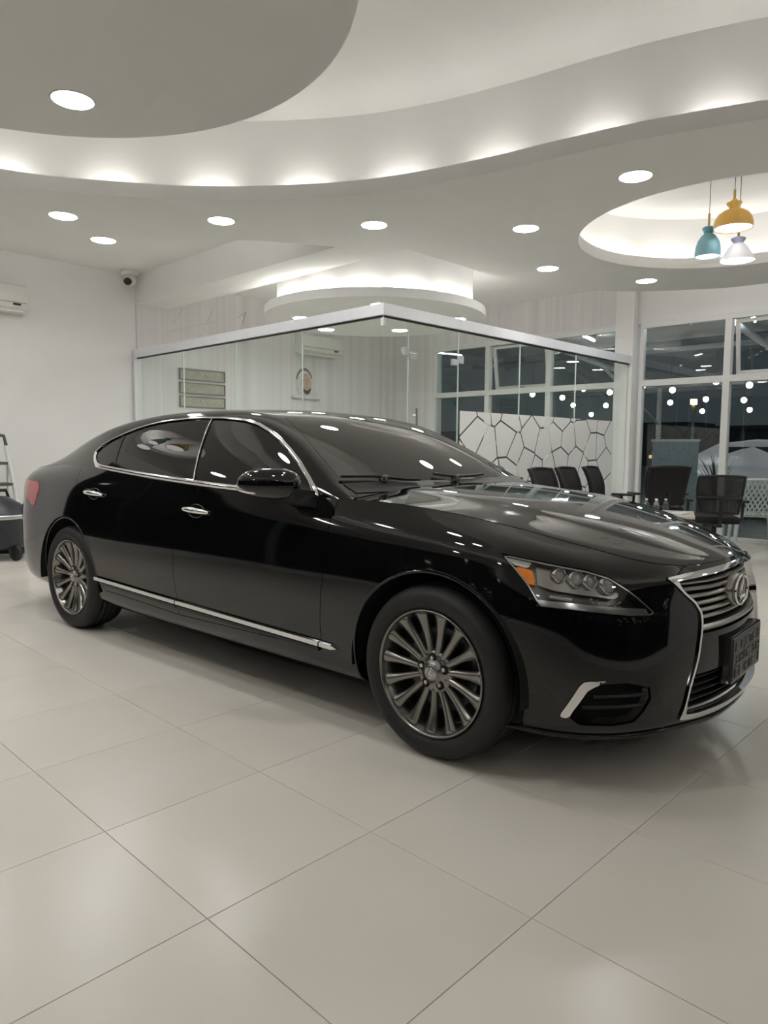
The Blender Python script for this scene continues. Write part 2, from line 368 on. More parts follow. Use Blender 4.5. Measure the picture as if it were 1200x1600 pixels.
# led bars lying on the ledges behind the lips
def cove_bars(loop, step, z, length, inset, label, group, closed=True, m='cove'):
    A = np.array(loop + [loop[0]] if closed else loop); d = np.concatenate([[0], np.cumsum(np.hypot(*np.diff(A, axis=0).T))]); t = 0; me = None
    while t < d[-1] - step * .5:
        i = np.searchsorted(d, t, 'right') - 1; p = A[i] + (A[i+1] - A[i]) * (t - d[i]) / (d[i+1] - d[i]); a = math.atan2(*(A[i+1] - A[i])[::-1])
        if me is None:
            o = MB().box(-length/2, length/2, -.012, .012, 0, .014).build('led_bar', M[m]); me = o.data
        else: o = link(bpy.data.objects.new('led_bar', me))
        o.location = (p[0], p[1], z); o.rotation_euler = (0, 0, a); tag(o, label, 'led bar', group); t += step
cove_bars(offset_loop(COVE, .22), .80, ZS + LIP + .001, .34, 0, 'warm white led bar hidden on the ledge of the large curved cove', 'led bars in the large cove')
cove_bars([p for p in left_edge if p[0] > -2.5 and p[1] > 5.85], .62, ZS + LIP + .001, .34, 0, 'added unseen led bar on the soffit edge brightening the left recess', 'added led bars above the soffit edge by the left wall', False, 'washl')  # unseen bars added to brighten the left recess
cove_bars([p for p in right_edge if p[0] > 7.3 and p[1] > -3.5], .7, ZS + LIP + .001, .34, 0, 'added unseen led bar on the soffit edge brightening the window wall', 'added led bars above the soffit edge by the windows', False, 'wash')  # unseen bars added so the wall over the windows is brighter
cove_bars(circle(*RC, RR_ + .16, 64), .62, ZS + LIP + .001, .4, 0, 'warm white led bar hidden on the ledge of the round pendant recess', 'led bars in the round recess')
cove_bars(circle(1.032, 3.513, 1.585, 80), .62, ZS + .141, .4, 0, 'warm white led bar lying on top of the hanging ceiling island', 'led bars on the ceiling island', True, 'isl')
cove_bars(circle(*RC2, RR2 + .09, 48), .62, ZS + LIP + .001, .36, 0, 'warm white led bar around the small round recess by the left wall', 'led bars around the small round recess')
cove_bars(circle(*OD, ODR - .09, 64), .58, ODZ + .106, .45, 0, 'warm white led bar lying on top of the office disc', 'led bars on the office disc')

# pendants in the round recess
def pendant(name, label, x, y, zb, prof, collar, col_s, col_c, drop, k=1, ZR=ZR):
    prof = [(r*k, z*k) for r, z in prof]; collar = [(r*k, z*k) for r, z in collar]
    o = empty(name, (x, y, zb), 0, label, 'pendant lamp', 'pendant lamps in the round recess')
    inner = [(r - .004, z) for r, z in prof][::-1]
    MB().lathe(prof + inner, 40).build('shade', col_s, o)
    MB().lathe(collar, 32).build('collar', col_c, o)
    zt = max(z for _, z in collar)
    MB().tube([(0, 0, zt), (0, 0, zt + drop)], .011, 10).build('stem', M['brass'], o)
    MB().tube([(0, 0, zt + drop), (0, 0, ZR - zb)], .003, 6).build('cord', M['black'], o)
    MB().lathe([(.0, ZR - zb), (.05, ZR - zb), (.05, ZR - zb - .02), (.0, ZR - zb - .025)], 24).build('canopy', M['white'], o)
    r0 = prof[0][0] - .006
    MB().add([(r0*math.cos(2*PI*k/32), r0*math.sin(2*PI*k/32), .006) for k in range(32)], [tuple(range(32))[::-1]]).build('diffuser', M['pend'], o, fix=False)
    return o
M['brass'] = mat('aged brass', (.32, .22, .09), .35, .8)
M['pend'] = emis('pendant diffuser', (1, .98, .95), 3)
M['yel'] = grain(mat('mustard enamel', (.62, .36, .07), .35), (.58, .33, .06), (.66, .39, .08), 9)
M['teal'] = grain(mat('pale teal enamel', (.20, .42, .50), .3), (.18, .39, .47), (.23, .45, .53), 9)
M['tealdk'] = grain(mat('teal enamel collar', (.10, .30, .36), .35), (.09, .28, .34), (.11, .32, .38), 9)
M['wsh'] = grain(mat('white enamel', (.80, .80, .84), .35), (.78, .78, .82), (.82, .82, .86), 9)
M['lil'] = grain(mat('lilac grey enamel', (.34, .36, .52), .4), (.32, .34, .50), (.36, .38, .54), 9)
pendant('pendant_lamp', 'mustard yellow dome pendant lamp, highest of the three', 6.95, 2.385, 3.225,
        [(.190, 0), (.193, .05), (.180, .10), (.150, .145), (.105, .175), (.055, .192)], [(.05, .190), (.048, .215), (.075, .25), (.075, .262), (.04, .275), (.02, .30)], M['yel'], M['yel'], .08, .86)
pendant('pendant_lamp', 'pale teal bell pendant lamp, left of the three', 7.10, 2.656, 3.051,
        [(.125, 0), (.128, .04), (.122, .10), (.105, .16), (.075, .21), (.045, .235)], [(.045, .232), (.045, .25), (.065, .285), (.065, .295), (.035, .31)], M['teal'], M['tealdk'], .12, .90)
pendant('pendant_lamp', 'white flared pendant lamp with lilac collar, lowest of the three', 7.20, 2.419, 2.991,
        [(.165, 0), (.15, .03), (.115, .085), (.085, .135), (.06, .165)], [(.045, .16), (.042, .175), (.068, .21), (.068, .222), (.035, .235)], M['wsh'], M['lil'], .05, .93)
# a second cluster in the small recess by the left wall (mirrored in the rear side window)
Y3 = [(.190, 0), (.193, .05), (.180, .10), (.150, .145), (.105, .175), (.055, .192)], [(.05, .190), (.048, .215), (.075, .25), (.075, .262), (.04, .275), (.02, .30)]
T3 = [(.125, 0), (.128, .04), (.122, .10), (.105, .16), (.075, .21), (.045, .235)], [(.045, .232), (.045, .25), (.065, .285), (.065, .295), (.035, .31)]
W3 = [(.165, 0), (.15, .03), (.115, .085), (.085, .135), (.06, .165)], [(.045, .16), (.042, .175), (.068, .21), (.068, .222), (.035, .235)]
pendant('pendant_lamp', 'mustard yellow dome pendant seen only as a reflection in the rear side window', .62, 7.2, 3.16, *Y3, M['yel'], M['yel'], .04, .8, ZC)
pendant('pendant_lamp', 'pale teal bell pendant seen only as a reflection in the rear side window', .95, 7.25, 3.02, *T3, M['teal'], M['tealdk'], .08, .85, ZC)
pendant('pendant_lamp', 'white flared pendant seen only as a reflection in the rear side window', .78, 7.55, 2.98, *W3, M['wsh'], M['lil'], .05, .85, ZC)
# ================================================================ GLASS OFFICE
ZB, ZT = 2.474, 2.581
part = empty('glass_partition', (X0, Y0, 0), 0, 'frameless glass office partition with a pale grey top rail', 'partition')
lx, ly = X1 - .16 - X0, Y1 - .02 - Y0
# top rail: two legs mitred at the corner
rb = MB(); w = .045
for loop in ([(-w, -w), (w, w), (w, ly), (-w, ly)], [(-w, -w), (lx, -w), (lx, w), (w, w)]): rb.prism([loop], ZB, ZT)
rb.build('top_rail', M['rail'], part)
rs = MB(); rs.box(-.012, .012, .02, ly, ZB - .016, ZB); rs.box(.02, lx, -.012, .012, ZB - .016, ZB); rs.build('glazing_channel', M['black'], part)
MB().box(-.05, .05, ly - .05, ly + .0, 0, ZT + .012, .006).build('wall_post', M['rail'], part)
fl = MB(); fl.box(-.02, .02, .02, ly - .05, 0, .03); fl.box(.02, .345, -.02, .02, 0, .03); fl.box(1.14, lx, -.02, .02, 0, .03); fl.build('floor_channel', M['steel'], part)
g_ = .006
def pane_y(a, b): MB().box(-g_, g_, a, b, .03, ZB - .012).build('glass_pane', M['glass'], part)
def pane_x(a, b, top=ZB - .012, bot=.03): return MB().box(a, b, -g_, g_, bot, top).build('glass_pane', M['glass'], part)
ys = [.012, 1.20, 2.42, 3.62, ly - .05]
for a, b in zip(ys[:-1], ys[1:]): pane_y(a + .002, b - .002)
pane_x(.012, .345); pane_x(1.14, 2.30); pane_x(2.304, 3.60); pane_x(3.604, lx)
pane_x(.349, 1.136, ZB - .012, 2.17)
M['joint'] = mat('polished glass edge', (.70, .78, .74), .25)
for x in (.347, 1.138, 2.302, 3.602): MB().box(x - .0035, x + .0035, -.007, .007, .03, ZB - .012).build('glass_edge', M['joint'], part)
for y in ys[1:-1]: MB().box(-.007, .007, y - .003, y + .003, .03, ZB - .012).build('glass_edge', M['joint'], part)
# the glass door leaf and its fittings
dr = MB().box(.353, 1.132, -g_, g_, .012, 2.165).build('door_leaf', M['glass'], part)
MB().box(.36, .46, -.016, .016, 2.10, 2.165, .004).build('patch_fitting', M['steel'], dr)
MB().box(1.03, 1.13, -.016, .016, 2.10, 2.165, .004).build('patch_fitting', M['steel'], dr)
MB().box(.36, .50, -.016, .016, .012, .09, .004).build('patch_fitting', M['steel'], dr)
MB().tube([(.43, -.05, .75), (.43, -.05, 1.62)], .012, 10).tube([(.43, -.05, .82), (.43, 0, .82)], .008, 8).tube([(.43, -.05, 1.55), (.43, 0, 1.55)], .008, 8).build('pull_handle', M['steel'], dr)
MB().box(.27, .345, -.016, .016, 2.13, 2.21, .004).build('corner_patch', M['steel'], part)
MB().box(1.14, 1.22, -.016, .016, 2.13, 2.21, .004).build('corner_patch', M['steel'], part)
MB().box(-.02, .02, -.02, .02, ZB - .10, ZB - .02, .003).build('corner_clip', M['steel'], part)

# frosted film cells on the right-hand glass, clear cracks between them
M['film'] = mat('frosted white film', (.86, .86, .84), .7)
M['filmedge'] = mat('mirror film strip', (.30, .30, .29), .22, .9)
rnd = random.Random(21)
fx0, fx1, fz0, fz1 = 1.175, 4.70, .05, 1.632
seeds = []
cols_ = 12
for i in range(cols_):
    for j in range(5):
        seeds.append((fx0 + (i + .5 + (.25 if j % 2 else -.25) + rnd.uniform(-.36, .36)) * (fx1 - fx0) / cols_, fz0 + (j + .5 + rnd.uniform(-.36, .36)) * (fz1 - fz0) / 4.3))
def clip(poly, nx, nz, d):
    out = []
    for i, p in enumerate(poly):
        q = poly[(i+1) % len(poly)]; a = p[0]*nx + p[1]*nz - d; b = q[0]*nx + q[1]*nz - d
        if a <= 0: out.append(p)
        if a * b < 0: t = a / (a - b); out.append((p[0] + (q[0]-p[0])*t, p[1] + (q[1]-p[1])*t))
    return out
film = MB()
for i, (sx_, sz_) in enumerate(seeds):
    poly = [(fx0, fz0), (fx1, fz0), (fx1, fz1), (fx0, fz1)]
    for k, (tx, tz) in enumerate(seeds):
        if k == i: continue
        dx, dz = tx - sx_, tz - sz_; L = math.hypot(dx, dz)
        if L > 1.4: continue
        nx, nz = dx / L, dz / L; poly = clip(poly, nx, nz, (sx_ + tx)/2*nx + (sz_ + tz)/2*nz - .0105)
        if len(poly) < 3: break
    if len(poly) >= 3:
        MB().prism([[(x, z) for x, z in poly]], -.0095, -.0065, M=Matrix(((1,0,0,0),(0,0,1,0),(0,1,0,0),(0,0,0,1)))).build('frosted_cell', M['film'], part)

# plaques on the wallpaper
M['plq'] = grain(mat('sage plaque', (.42, .40, .33), .6), (.36, .34, .28), (.47, .45, .38), 6)
M['plqf'] = grain(mat('pewter frame', (.20, .19, .17), .45, .3), (.18, .17, .15), (.23, .22, .20), 30)
M['gold'] = grain(mat('pale gold relief', (.52, .44, .30), .5, .2), (.48, .40, .27), (.56, .48, .34), 20)
for k, (z, l) in enumerate([(2.32, 'topmost of three oblong framed plaques on the office wall'), (2.115, 'middle one of three oblong framed plaques on the office wall'), (1.91, 'lowest of three oblong framed plaques, half hidden by the car roof')]):
    o = empty('framed_plaque', (6.03, Y1 + .05, z), 0, l, 'plaque', 'framed plaques in a column')
    f = MB(); W2, H2 = .40, .086
    f.box(-W2, W2, -.03, 0, H2 - .018, H2).box(-W2, W2, -.03, 0, -H2, -H2 + .018).box(-W2, -W2 + .018, -.03, 0, -H2 + .018, H2 - .018).box(W2 - .018, W2, -.03, 0, -H2 + .018, H2 - .018)
    f.build('frame', M['plqf'], o)
    MB().box(-W2 + .018, W2 - .018, -.016, 0, -H2 + .018, H2 - .018).build('panel', M['plq'], o)
    s = MB(); r2 = random.Random(3 + k)
    for q in range(7 if k != 1 else 4):
        x = -.30 + q * .10 + r2.uniform(-.02, .02)
        s.tube([(x, -.018, r2.uniform(-.04, .0)), (x + .03, -.019, r2.uniform(-.02, .05)), (x + .07, -.018, r2.uniform(-.05, .03))], .006, 5)
    s.build('relief', M['gold'], o)
# portrait print on a small shelf
o = empty('portrait_print', (8.06, Y1 + .05, 2.10), 0, 'cut-out portrait print of a bearded man in a white headdress', 'portrait')
def disc(name, pts, y, m): return MB().prism([[(x, z) for x, z in pts]], -y - .004, -y, M=Matrix(((1,0,0,0),(0,0,1,0),(0,1,0,0),(0,0,0,1)))).build(name, m, o)
M['cloth'] = mat('printed white cloth', (.66, .66, .63), .6); M['skin'] = grain(mat('printed skin', (.58, .41, .33), .6), (.53, .37, .29), (.63, .45, .37), 18)
M['beard'] = mat('printed dark hair', (.055, .045, .04), .6)
el = lambda cx_, cz, rx, rz, a0=0, a1=2*PI, n=28: [(cx_ + rx*math.cos(a0+(a1-a0)*k/n), cz + rz*math.sin(a0+(a1-a0)*k/n)) for k in range(n + (0 if a1-a0 > 6.2 else 1))]
disc('headdress', el(-.01, .265, .185, .245), .008, M['cloth'])
disc('head_cord', el(-.01, .275, .182, .232, .30, PI - .12) + el(-.01, .270, .158, .190, PI - .12, .30), .013, M['plqf'])
disc('face', el(.03, .235, .118, .175), .013, M['skin'])
disc('beard', el(.035, .20, .105, .145, PI + .25, 2*PI - .25) + el(.035, .175, .07, .05, 2*PI - .4, PI + .4), .018, M['beard'])
for dx in (-.03, .065): disc('eye', el(dx, .285, .018, .008, n=12), .018, M['beard']); disc('eyebrow', [(dx-.03, .308), (dx+.028, .31), (dx+.028, .318), (dx-.03, .316)], .018, M['beard'])
disc('nose', [(.02, .275), (.035, .275), (.05, .215), (.01, .215)], .018, mat('printed nose shade', (.40, .25, .19), .6))
disc('mouth', el(.03, .165, .035, .008, n=12), .023, mat('printed lips', (.42, .18, .16), .6))
MB().box(-.30, .30, -.10, -.001, -.02, .0, .003).build('ledge', M['white'], o)

# split air conditioners
def aircon(x, z, label, yw):
    o = empty('air_conditioner', (x, yw, z), 0, label, 'air conditioner', 'wall air conditioners')
    prof = [(0, 0), (-.17, .0), (-.205, .03), (-.215, .08), (-.21, .20), (-.195, .29), (-.16, .31), (0, .31)]
    MB().prism([prof], -.45, .45, M=Matrix(((0,0,1,0),(1,0,0,0),(0,1,0,0),(0,0,0,1)))).build('casing', M['plastic_w'], o)
    MB().box(-.42, .42, -.19, -.06, -.035, .0, .01).build('louvre', M['plastic_w'], o)
    MB().box(-.43, .43, -.2175, -.20, .082, .088).build('panel_seam', M['plqf'], o)
    MB().box(.27, .36, -.222, -.205, .05, .075, .003).build('display_window', M['black'], o)
    return o
aircon(2.965, 2.90, 'white wall air conditioner cut off by the left edge', Y1)
aircon(8.3, 2.86, 'white wall air conditioner inside the glass office', Y1 + .05)
# security camera in the corner
o = empty('security_camera', (4.76, Y1 - .20, ZC), 0, 'white dome security camera in the ceiling corner', 'security camera')
MB().lathe([(0, -.001), (.065, -.001), (.066, -.03), (.058, -.042), (0, -.042)], 28).build('base', M['plastic_w'], o)
bm = bmesh.new(); bmesh.ops.create_uvsphere(bm, u_segments=24, v_segments=14, radius=.052)
MB().bm(bm, Matrix.Translation((0, 0, -.075)), True).build('dome', M['plastic_w'], o)
dv = Vector((-.62, -.62, -.48)).normalized(); q = dv.to_track_quat('Z', 'Y').to_matrix().to_4x4()
MB().lathe([(.030, .0), (.030, .018), (.0, .018)], 20, M=Matrix.Translation(Vector((0, 0, -.075)) + dv * .040) @ q).build('lens', M['black'], o)
o.scale = (1.75, 1.75, 1.6)
# ================================================================ FURNITURE
def cushion(b, x0, x1, y0, y1, z0, z1, r=.03): return b.box(x0, x1, y0, y1, z0, z1, r)
def office_chair(name, label, loc, rz, top=1.0, arms=True, wide=.46, meshback=True, group='black office chairs'):
    """faces +x locally"""
    o = empty(name, loc, rz, label, 'office chair', group)
    cushion(MB(), -.22, .25, -wide/2, wide/2, .43, .51, .03).build('seat', M['fabric'], o)
    # backrest: curved, slightly tapered panel in a frame
    n, mrow = 9, 12; hw = wide/2; v = []; z0 = .55
    for j in range(mrow + 1):
        t = j / mrow; z = z0 + (top - z0) * t; ww_ = hw * (.80 + .20 * math.sin(min(1, t * 1.25 + .12) * PI / 2)); xx = -.23 - .09 * t + .05 * math.sin(t * PI)
        for i in range(n + 1):
            q = i / n * 2 - 1; v.append((xx - .045 * (1 - q*q), ww_ * q, z - (.012 * q*q if j == mrow else 0)))
    m_ = n + 1; f = [(j*m_+i, j*m_+i+1, (j+1)*m_+i+1, (j+1)*m_+i) for j in range(mrow) for i in range(n)]
    th = .012 if meshback else .05; k = len(v)
    v2 = v + [(x - th, y, z) for x, y, z in v]; f2 = f + [tuple(a + k for a in q[::-1]) for q in f]
    rim = list(range(m_)) + [j*m_+n for j in range(1, mrow+1)] + [mrow*m_+i for i in range(n-1, -1, -1)] + [j*m_ for j in range(mrow-1, 0, -1)]
    f2 += [(rim[i], rim[(i+1) % len(rim)], rim[(i+1) % len(rim)] + k, rim[i] + k) for i in range(len(rim))]
    MB().add(v2, f2, True).build('backrest', M['meshfab'] if meshback else M['fabric'], o)
    MB().tube([v[i] for i in rim] + [v[rim[0]]], .013, 8, caps=False).build('back_frame', M['black'], o)
    lb = v[5*m_:6*m_]; MB().tube([(x - .02, y, z) for x, y, z in lb], .016, 8).build('lumbar_bar', M['black'], o)
    MB().box(-.30, -.12, -.03, .03, .40, .43, .005).tube([(-.27, 0, .41), (-.33, 0, .50), (-.325, 0, .70)], .02, 8).build('back_stem', M['black'], o)
    if arms:
        for s in (-1, 1):
            a = MB().tube([(.0, s*(hw+.0), .45), (.0, s*(hw+.05), .47), (-.02, s*(hw+.055), .66)], .016, 8); a.box(-.14, .12, s*(hw+.055)-.04, s*(hw+.055)+.04, .66, .69, .012); a.build('armrest', M['black'], o)
    MB().tube([(0, 0, .10), (0, 0, .42)], .028, 12).build('gas_column', M['black'], o)
    for q in range(5):
        a = 2*PI*q/5 + .3; c, s = math.cos(a), math.sin(a)
        MB().tube([(.02*c, .02*s, .12), (.28*c, .28*s, .075)], [.028, .016], 8).build('base_arm', M['black'], o)
        MB().tube([(.285*c - .02*s, .285*s + .02*c, .031), (.285*c + .02*s, .285*s - .02*c, .031)], .031, 12).build('castor', M['black'], o)
    return o
office_chair('office_chair', 'leftmost of three black chairs in front of the frosted glass', (6.82, 3.93, 0), math.radians(-96), 1.02, False, .38, False)
office_chair('office_chair', 'middle one of three black chairs in front of the frosted glass', (7.42, 3.95, 0), math.radians(-90), 1.02, False, .38, False)
office_chair('office_chair', 'rightmost of three black chairs, with an armrest, before the frosted glass', (8.12, 3.98, 0), math.radians(-80), 1.02, True, .44, False)
office_chair('office_chair', 'tall black high-back chair beside the white column', (9.0, 3.86, 0), math.radians(48), 1.03, True, .52, False)
office_chair('office_chair', 'black mesh-back swivel chair in front of the window mullion', (8.25, 2.88, 0), math.radians(30), .96, True, .46, True)
# low table with paper and water bottles
M['walnut'] = grain(mat('walnut', (.16, .10, .07), .45), (.13, .08, .055), (.20, .13, .09), 9, stretch=(1, 8, 8))
M['ttop'] = grain(mat('pale table top', (.52, .48, .44), .35), (.50, .46, .42), (.55, .51, .47), 6)
o = empty('coffee_table', (7.12, 2.93, 0), math.radians(22), 'low side table with pale top between the office chairs', 'table')
MB().box(-.32, .32, -.24, .24, .57, .60, .005).build('table_top', M['ttop'], o)
MB().box(-.30, .30, -.22, .22, .48, .568, .004).build('apron', M['walnut'], o)
for sx_ in (-1, 1):
    for sy in (-1, 1): MB().box(sx_*.27-.02, sx_*.27+.02, sy*.19-.02, sy*.19+.02, 0, .48, .004).build('leg', M['walnut'], o)
tag(MB().box(-.105, .105, -.07, .07, 0, .012, .002).build('paper_pad', M['plastic_w'], None, (7.05, 2.80, .6015)), 'white paper pad lying on the low side table', 'paper')
M['pet'] = glass('clear bottle plastic', (.96, .975, .985), .12, .85); M['cap'] = mat('white bottle cap', (.7, .72, .74), .4)
for k, (x, y) in enumerate([(7.05, 3.13), (7.12, 3.06), (7.19, 2.99), (7.04, 3.02)]):
    b = empty('water_bottle', (x, y, .6015), 0, ['leftmost clear water bottle on the low table', 'clear water bottle in the middle of the back row on the low table', 'rightmost clear water bottle on the low table', 'clear water bottle standing in front of the others on the low table'][k], 'bottle', 'water bottles on the low table')
    MB().lathe([(0, 0), (.028, 0), (.030, .01), (.030, .10), (.026, .125), (.012, .15), (.012, .165)], 20).build('bottle_body', M['pet'], b)
    MB().lathe([(.014, .158), (.014, .178), (0, .178)], 16).build('cap', M['cap'], b); b.scale = (.9, .9, .75)
# step ladder by the left wall
o = empty('step_ladder', (2.86, Y1 - .36, 0), math.radians(0), 'white folding step ladder with grey treads at the left edge', 'ladder')
for s in (-1, 1):
    MB().tube([(s*.24, -.38, 0), (s*.20, -.02, 1.05), (s*.19, .02, 1.22)], .028, 8).build('front_rail', M['white'], o)
    MB().tube([(s*.24, .24, 0), (s*.19, .0, 1.0)], .014, 8).build('rear_rail', M['white'], o)
M['tread'] = grain(mat('grey rubber tread', (.09, .09, .10), .8), (.08, .08, .09), (.11, .11, .12), 50)
for k in range(4):
    z = .24 + .25 * k; y = -.38 + .36 * z / 1.05
    st = MB().box(-.23 + .02*k, .23 - .02*k, y - .10, y + .14, z, z + .03, .004).build('step', M['white'], o); MB().box(-.21 + .02*k, .21 - .02*k, y - .104, y + .13, z + .004, z + .036).build('tread', M['tread'], st)
MB().tube([(-.19, .02, 1.22), (-.17, .03, 1.34), (0, .03, 1.37), (.17, .03, 1.34), (.19, .02, 1.22)], .02, 10).build('hand_rail', M['tread'], o)
# wet and dry vacuum cleaner in front of the ladder
M['navy'] = grain(mat('navy plastic', (.020, .024, .034), .4), (.018, .021, .030), (.026, .030, .042), 20)
o = empty('vacuum_cleaner', (2.56, 8.32, 0), math.radians(10), 'dark vacuum cleaner on wheels behind the rear bumper', 'vacuum cleaner')
MB().lathe([(0, .10), (.22, .10), (.25, .14), (.25, .34), (.26, .35), (.26, .37), (.235, .40), (.20, .46), (.10, .52), (0, .53)], 36).build('drum', M['navy'], o)
MB().lathe([(.262, .345), (.268, .352), (.268, .372), (.262, .379)], 36).build('clamp_ring', M['steel'], o)
for a in (.2, PI/2+.2, PI+.2, 3*PI/2+.2):
    c, s = math.cos(a), math.sin(a); wv = Vector((c, s, 0)) * .23
    mw = Matrix.Translation((wv.x, wv.y, .07)) @ Matrix.Rotation(a + PI/2, 4, 'Z') @ Matrix.Rotation(PI/2, 4, 'Y')
    wh = MB().lathe([(.0, -.02), (.05, -.02), (.068, -.012), (.068, .012), (.05, .02), (0, .02)], 24, M=mw).build('wheel', M['black'], o)
    MB().lathe([(.045, .0205), (.052, .0215), (.052, .019)], 24, M=mw).build('wheel_ring', M['steel'], wh)
MB().tube([(.20, -.08, .42), (.30, -.12, .52), (.40, -.12, .46), (.40, -.06, .30), (.36, .02, .14), (.30, .10, .03), (.05, .35, .025)], .024, 10).build('hose', M['black'], o)
MB().tube([(-.12, 0, .51), (-.10, 0, .57), (.10, 0, .57), (.12, 0, .51)], .014, 8).build('carry_handle', M['black'], o)
o.scale = (1.25, 1.25, 1.3)
# ================================================================ OUTSIDE, NIGHT
M['asph'] = grain(mat('dark paving', (.085, .09, .092), .45), (.07, .075, .077), (.10, .105, .108), 5)
tag(S(MB().box(X1 + .21, 60, -30, 40, -.3, -.02).build('ground', M['asph'])), 'dark wet paving outside the windows')
M['truss'] = grain(mat('grey painted steel', (.45, .46, .46), .5), (.42, .43, .43), (.48, .49, .49), 8)
can = empty('canopy', (0, 0, 0), 0, 'grey steel canopy with slanted rafters outside the windows', 'canopy')
for y in (-3.0, .6, 4.2, 7.8):
    MB().tube([(10.6, y, 3.5), (19, y + .3, 2.9)], .06, 6).build('rafter', M['truss'], can)
    MB().tube([(18.8, y + .3, -.02), (18.8, y + .3, 2.95)], .07, 8).build('post', M['truss'], can)
    MB().tube([(18.8, y + .3, 1.9), (15.5, y + .2, 3.1)], .04, 6).build('brace', M['truss'], can)
MB().tube([(18.8, -6, 2.92), (18.8, 11, 2.92)], .07, 6).tube([(14.5, -6, 3.25), (14.5, 11, 3.25)], .05, 6).build('purlin', M['truss'], can)
MB().box(10.45, 14.6, -5.5, 10.5, 3.45, 3.5).build('roof_sheet', M['truss'], can)
M['tube'] = emis('cold tube light', (.92, .97, 1), 120)
for k, (x, y) in enumerate([(12.6, 6.9), (12.4, 3.9), (12.6, 2.0), (12.6, -.8)]):
    o = empty('tube_light', (x, y, 3.36), math.radians(12), ['slanting tube light under the canopy seen above the frosted glass', 'long tube light outside behind the upper window pane', 'tube light under the canopy at the right edge', 'tube light under the canopy beyond the right edge'][k], 'tube light', 'tube lights under the canopy')
    MB().box(-.55, .55, -.03, .03, .02, .06, .004).build('fitting', M['white'], o); MB().tube([(-.52, 0, 0), (.52, 0, 0)], .016, 10).build('tube', M['tube'], o)
# festoon lamps
M['bulb'] = emis('festoon bulb', (1, .95, .86), 26); M['wbulb'] = emis('warm street lamp', (1, .62, .25), 14)
spots = [(15.0, 9.6, 2.55), (15.2, 8.9, 2.45), (15.1, 8.3, 2.62), (15.0, 7.6, 2.5), (15.1, 6.9, 2.6), (15.0, 6.2, 2.48), (15.2, 5.4, 2.62), (15, 4.7, 2.5), (15.1, 4.0, 2.6), (15.0, 3.3, 2.46), (18.3, 9.8, 2.2), (18.3, 8.6, 2.2), (18.3, 6.8, 2.2), (18.3, 5.7, 2.2), (18.3, 4.6, 2.2), (18.3, 3.5, 2.2), (16.6, 9.4, 2.36), (16.6, 8.5, 2.32), (16.6, 7.7, 2.38), (16.6, 6.9, 2.33), (16.6, 6.1, 2.37), (16.6, 5.3, 2.32), (16.6, 4.6, 2.38), (16.6, 3.9, 2.34)]
ORD = ['first', 'second', 'third', 'fourth', 'fifth', 'sixth', 'seventh', 'eighth', 'ninth', 'tenth']
bm0 = None
for k, (x, y, z) in enumerate(spots):
    o = empty('festoon_lamp', (x, y, z), 0, '%s white globe lamp from the left on the %s string outside the windows' % (ORD[k if k < 10 else k - 10 if k < 16 else k - 16], 'near' if k < 10 else 'far' if k < 16 else 'middle'), 'lamp', 'festoon lamps outside')
    if bm0 is None:
        bm = bmesh.new(); bmesh.ops.create_uvsphere(bm, u_segments=14, v_segments=10, radius=.06); a = MB().bm(bm, None, True).build('globe', M['bulb'], o); bm0 = a.data
        c_ = MB().tube([(0, 0, .05), (0, 0, .12)], .022, 8).build('lamp_holder', M['black'], o).data
    else: link(bpy.data.objects.new('globe', bm0), o); link(bpy.data.objects.new('lamp_holder', c_), o)
    MB().tube([(0, 0, .12), (0, 0, max(.2, 3.2 - z))], .004, 5).build('cord', M['black'], o)
o = empty('street_lamp', (24, 9.2, -.02), 0, 'small orange street lamp glowing far outside', 'street lamp')
MB().tube([(0, 0, 0), (0, 0, 2.75)], .05, 8).build('pole', M['truss'], o); MB().box(-.10, .10, -.08, .08, 2.75, 2.92, .02).build('lantern', M['wbulb'], o)
# far skyline with lit windows
M['bld'] = grain(mat('night facade', (.10, .11, .115), .8), (.08, .09, .095), (.12, .13, .135), 3)
M['lit'] = emis('lit window', (1, .62, .30), .9); M['litc'] = emis('cool lit window', (.85, .9, 1), .8)
rb_ = random.Random(5)
for k, (x, y, w_, h_) in enumerate([(52, 14, 9, 3.0), (54, 27, 12, 3.4), (50, 39, 8, 2.8), (55, 2, 10, 3.2)]):
    o = empty('building', (x, y, -.3), 0, ['dark low building far outside behind the middle window', 'widest dark building far outside with lit windows', 'dark building far outside behind the leftmost window', 'dark building far outside at the right edge'][k], 'building', 'far night buildings')
    MB().box(0, 5, -w_/2, w_/2, 0, h_).build('facade', M['bld'], o); MB().box(-.1, 5.1, -w_/2 - .1, w_/2 + .1, h_, h_ + .25).build('roof', M['bld'], o)
    for a in range(int(w_ / 1.1)):
        for b in range(int(h_ / 1.3)):
            if rb_.random() < .5: MB().box(-.03, .0, -w_/2 + .4 + a*1.1, -w_/2 + .72 + a*1.1, .9 + b*1.0, 1.15 + b*1.0).build('window', M['lit'] if rb_.random() < .6 else M['litc'], o)
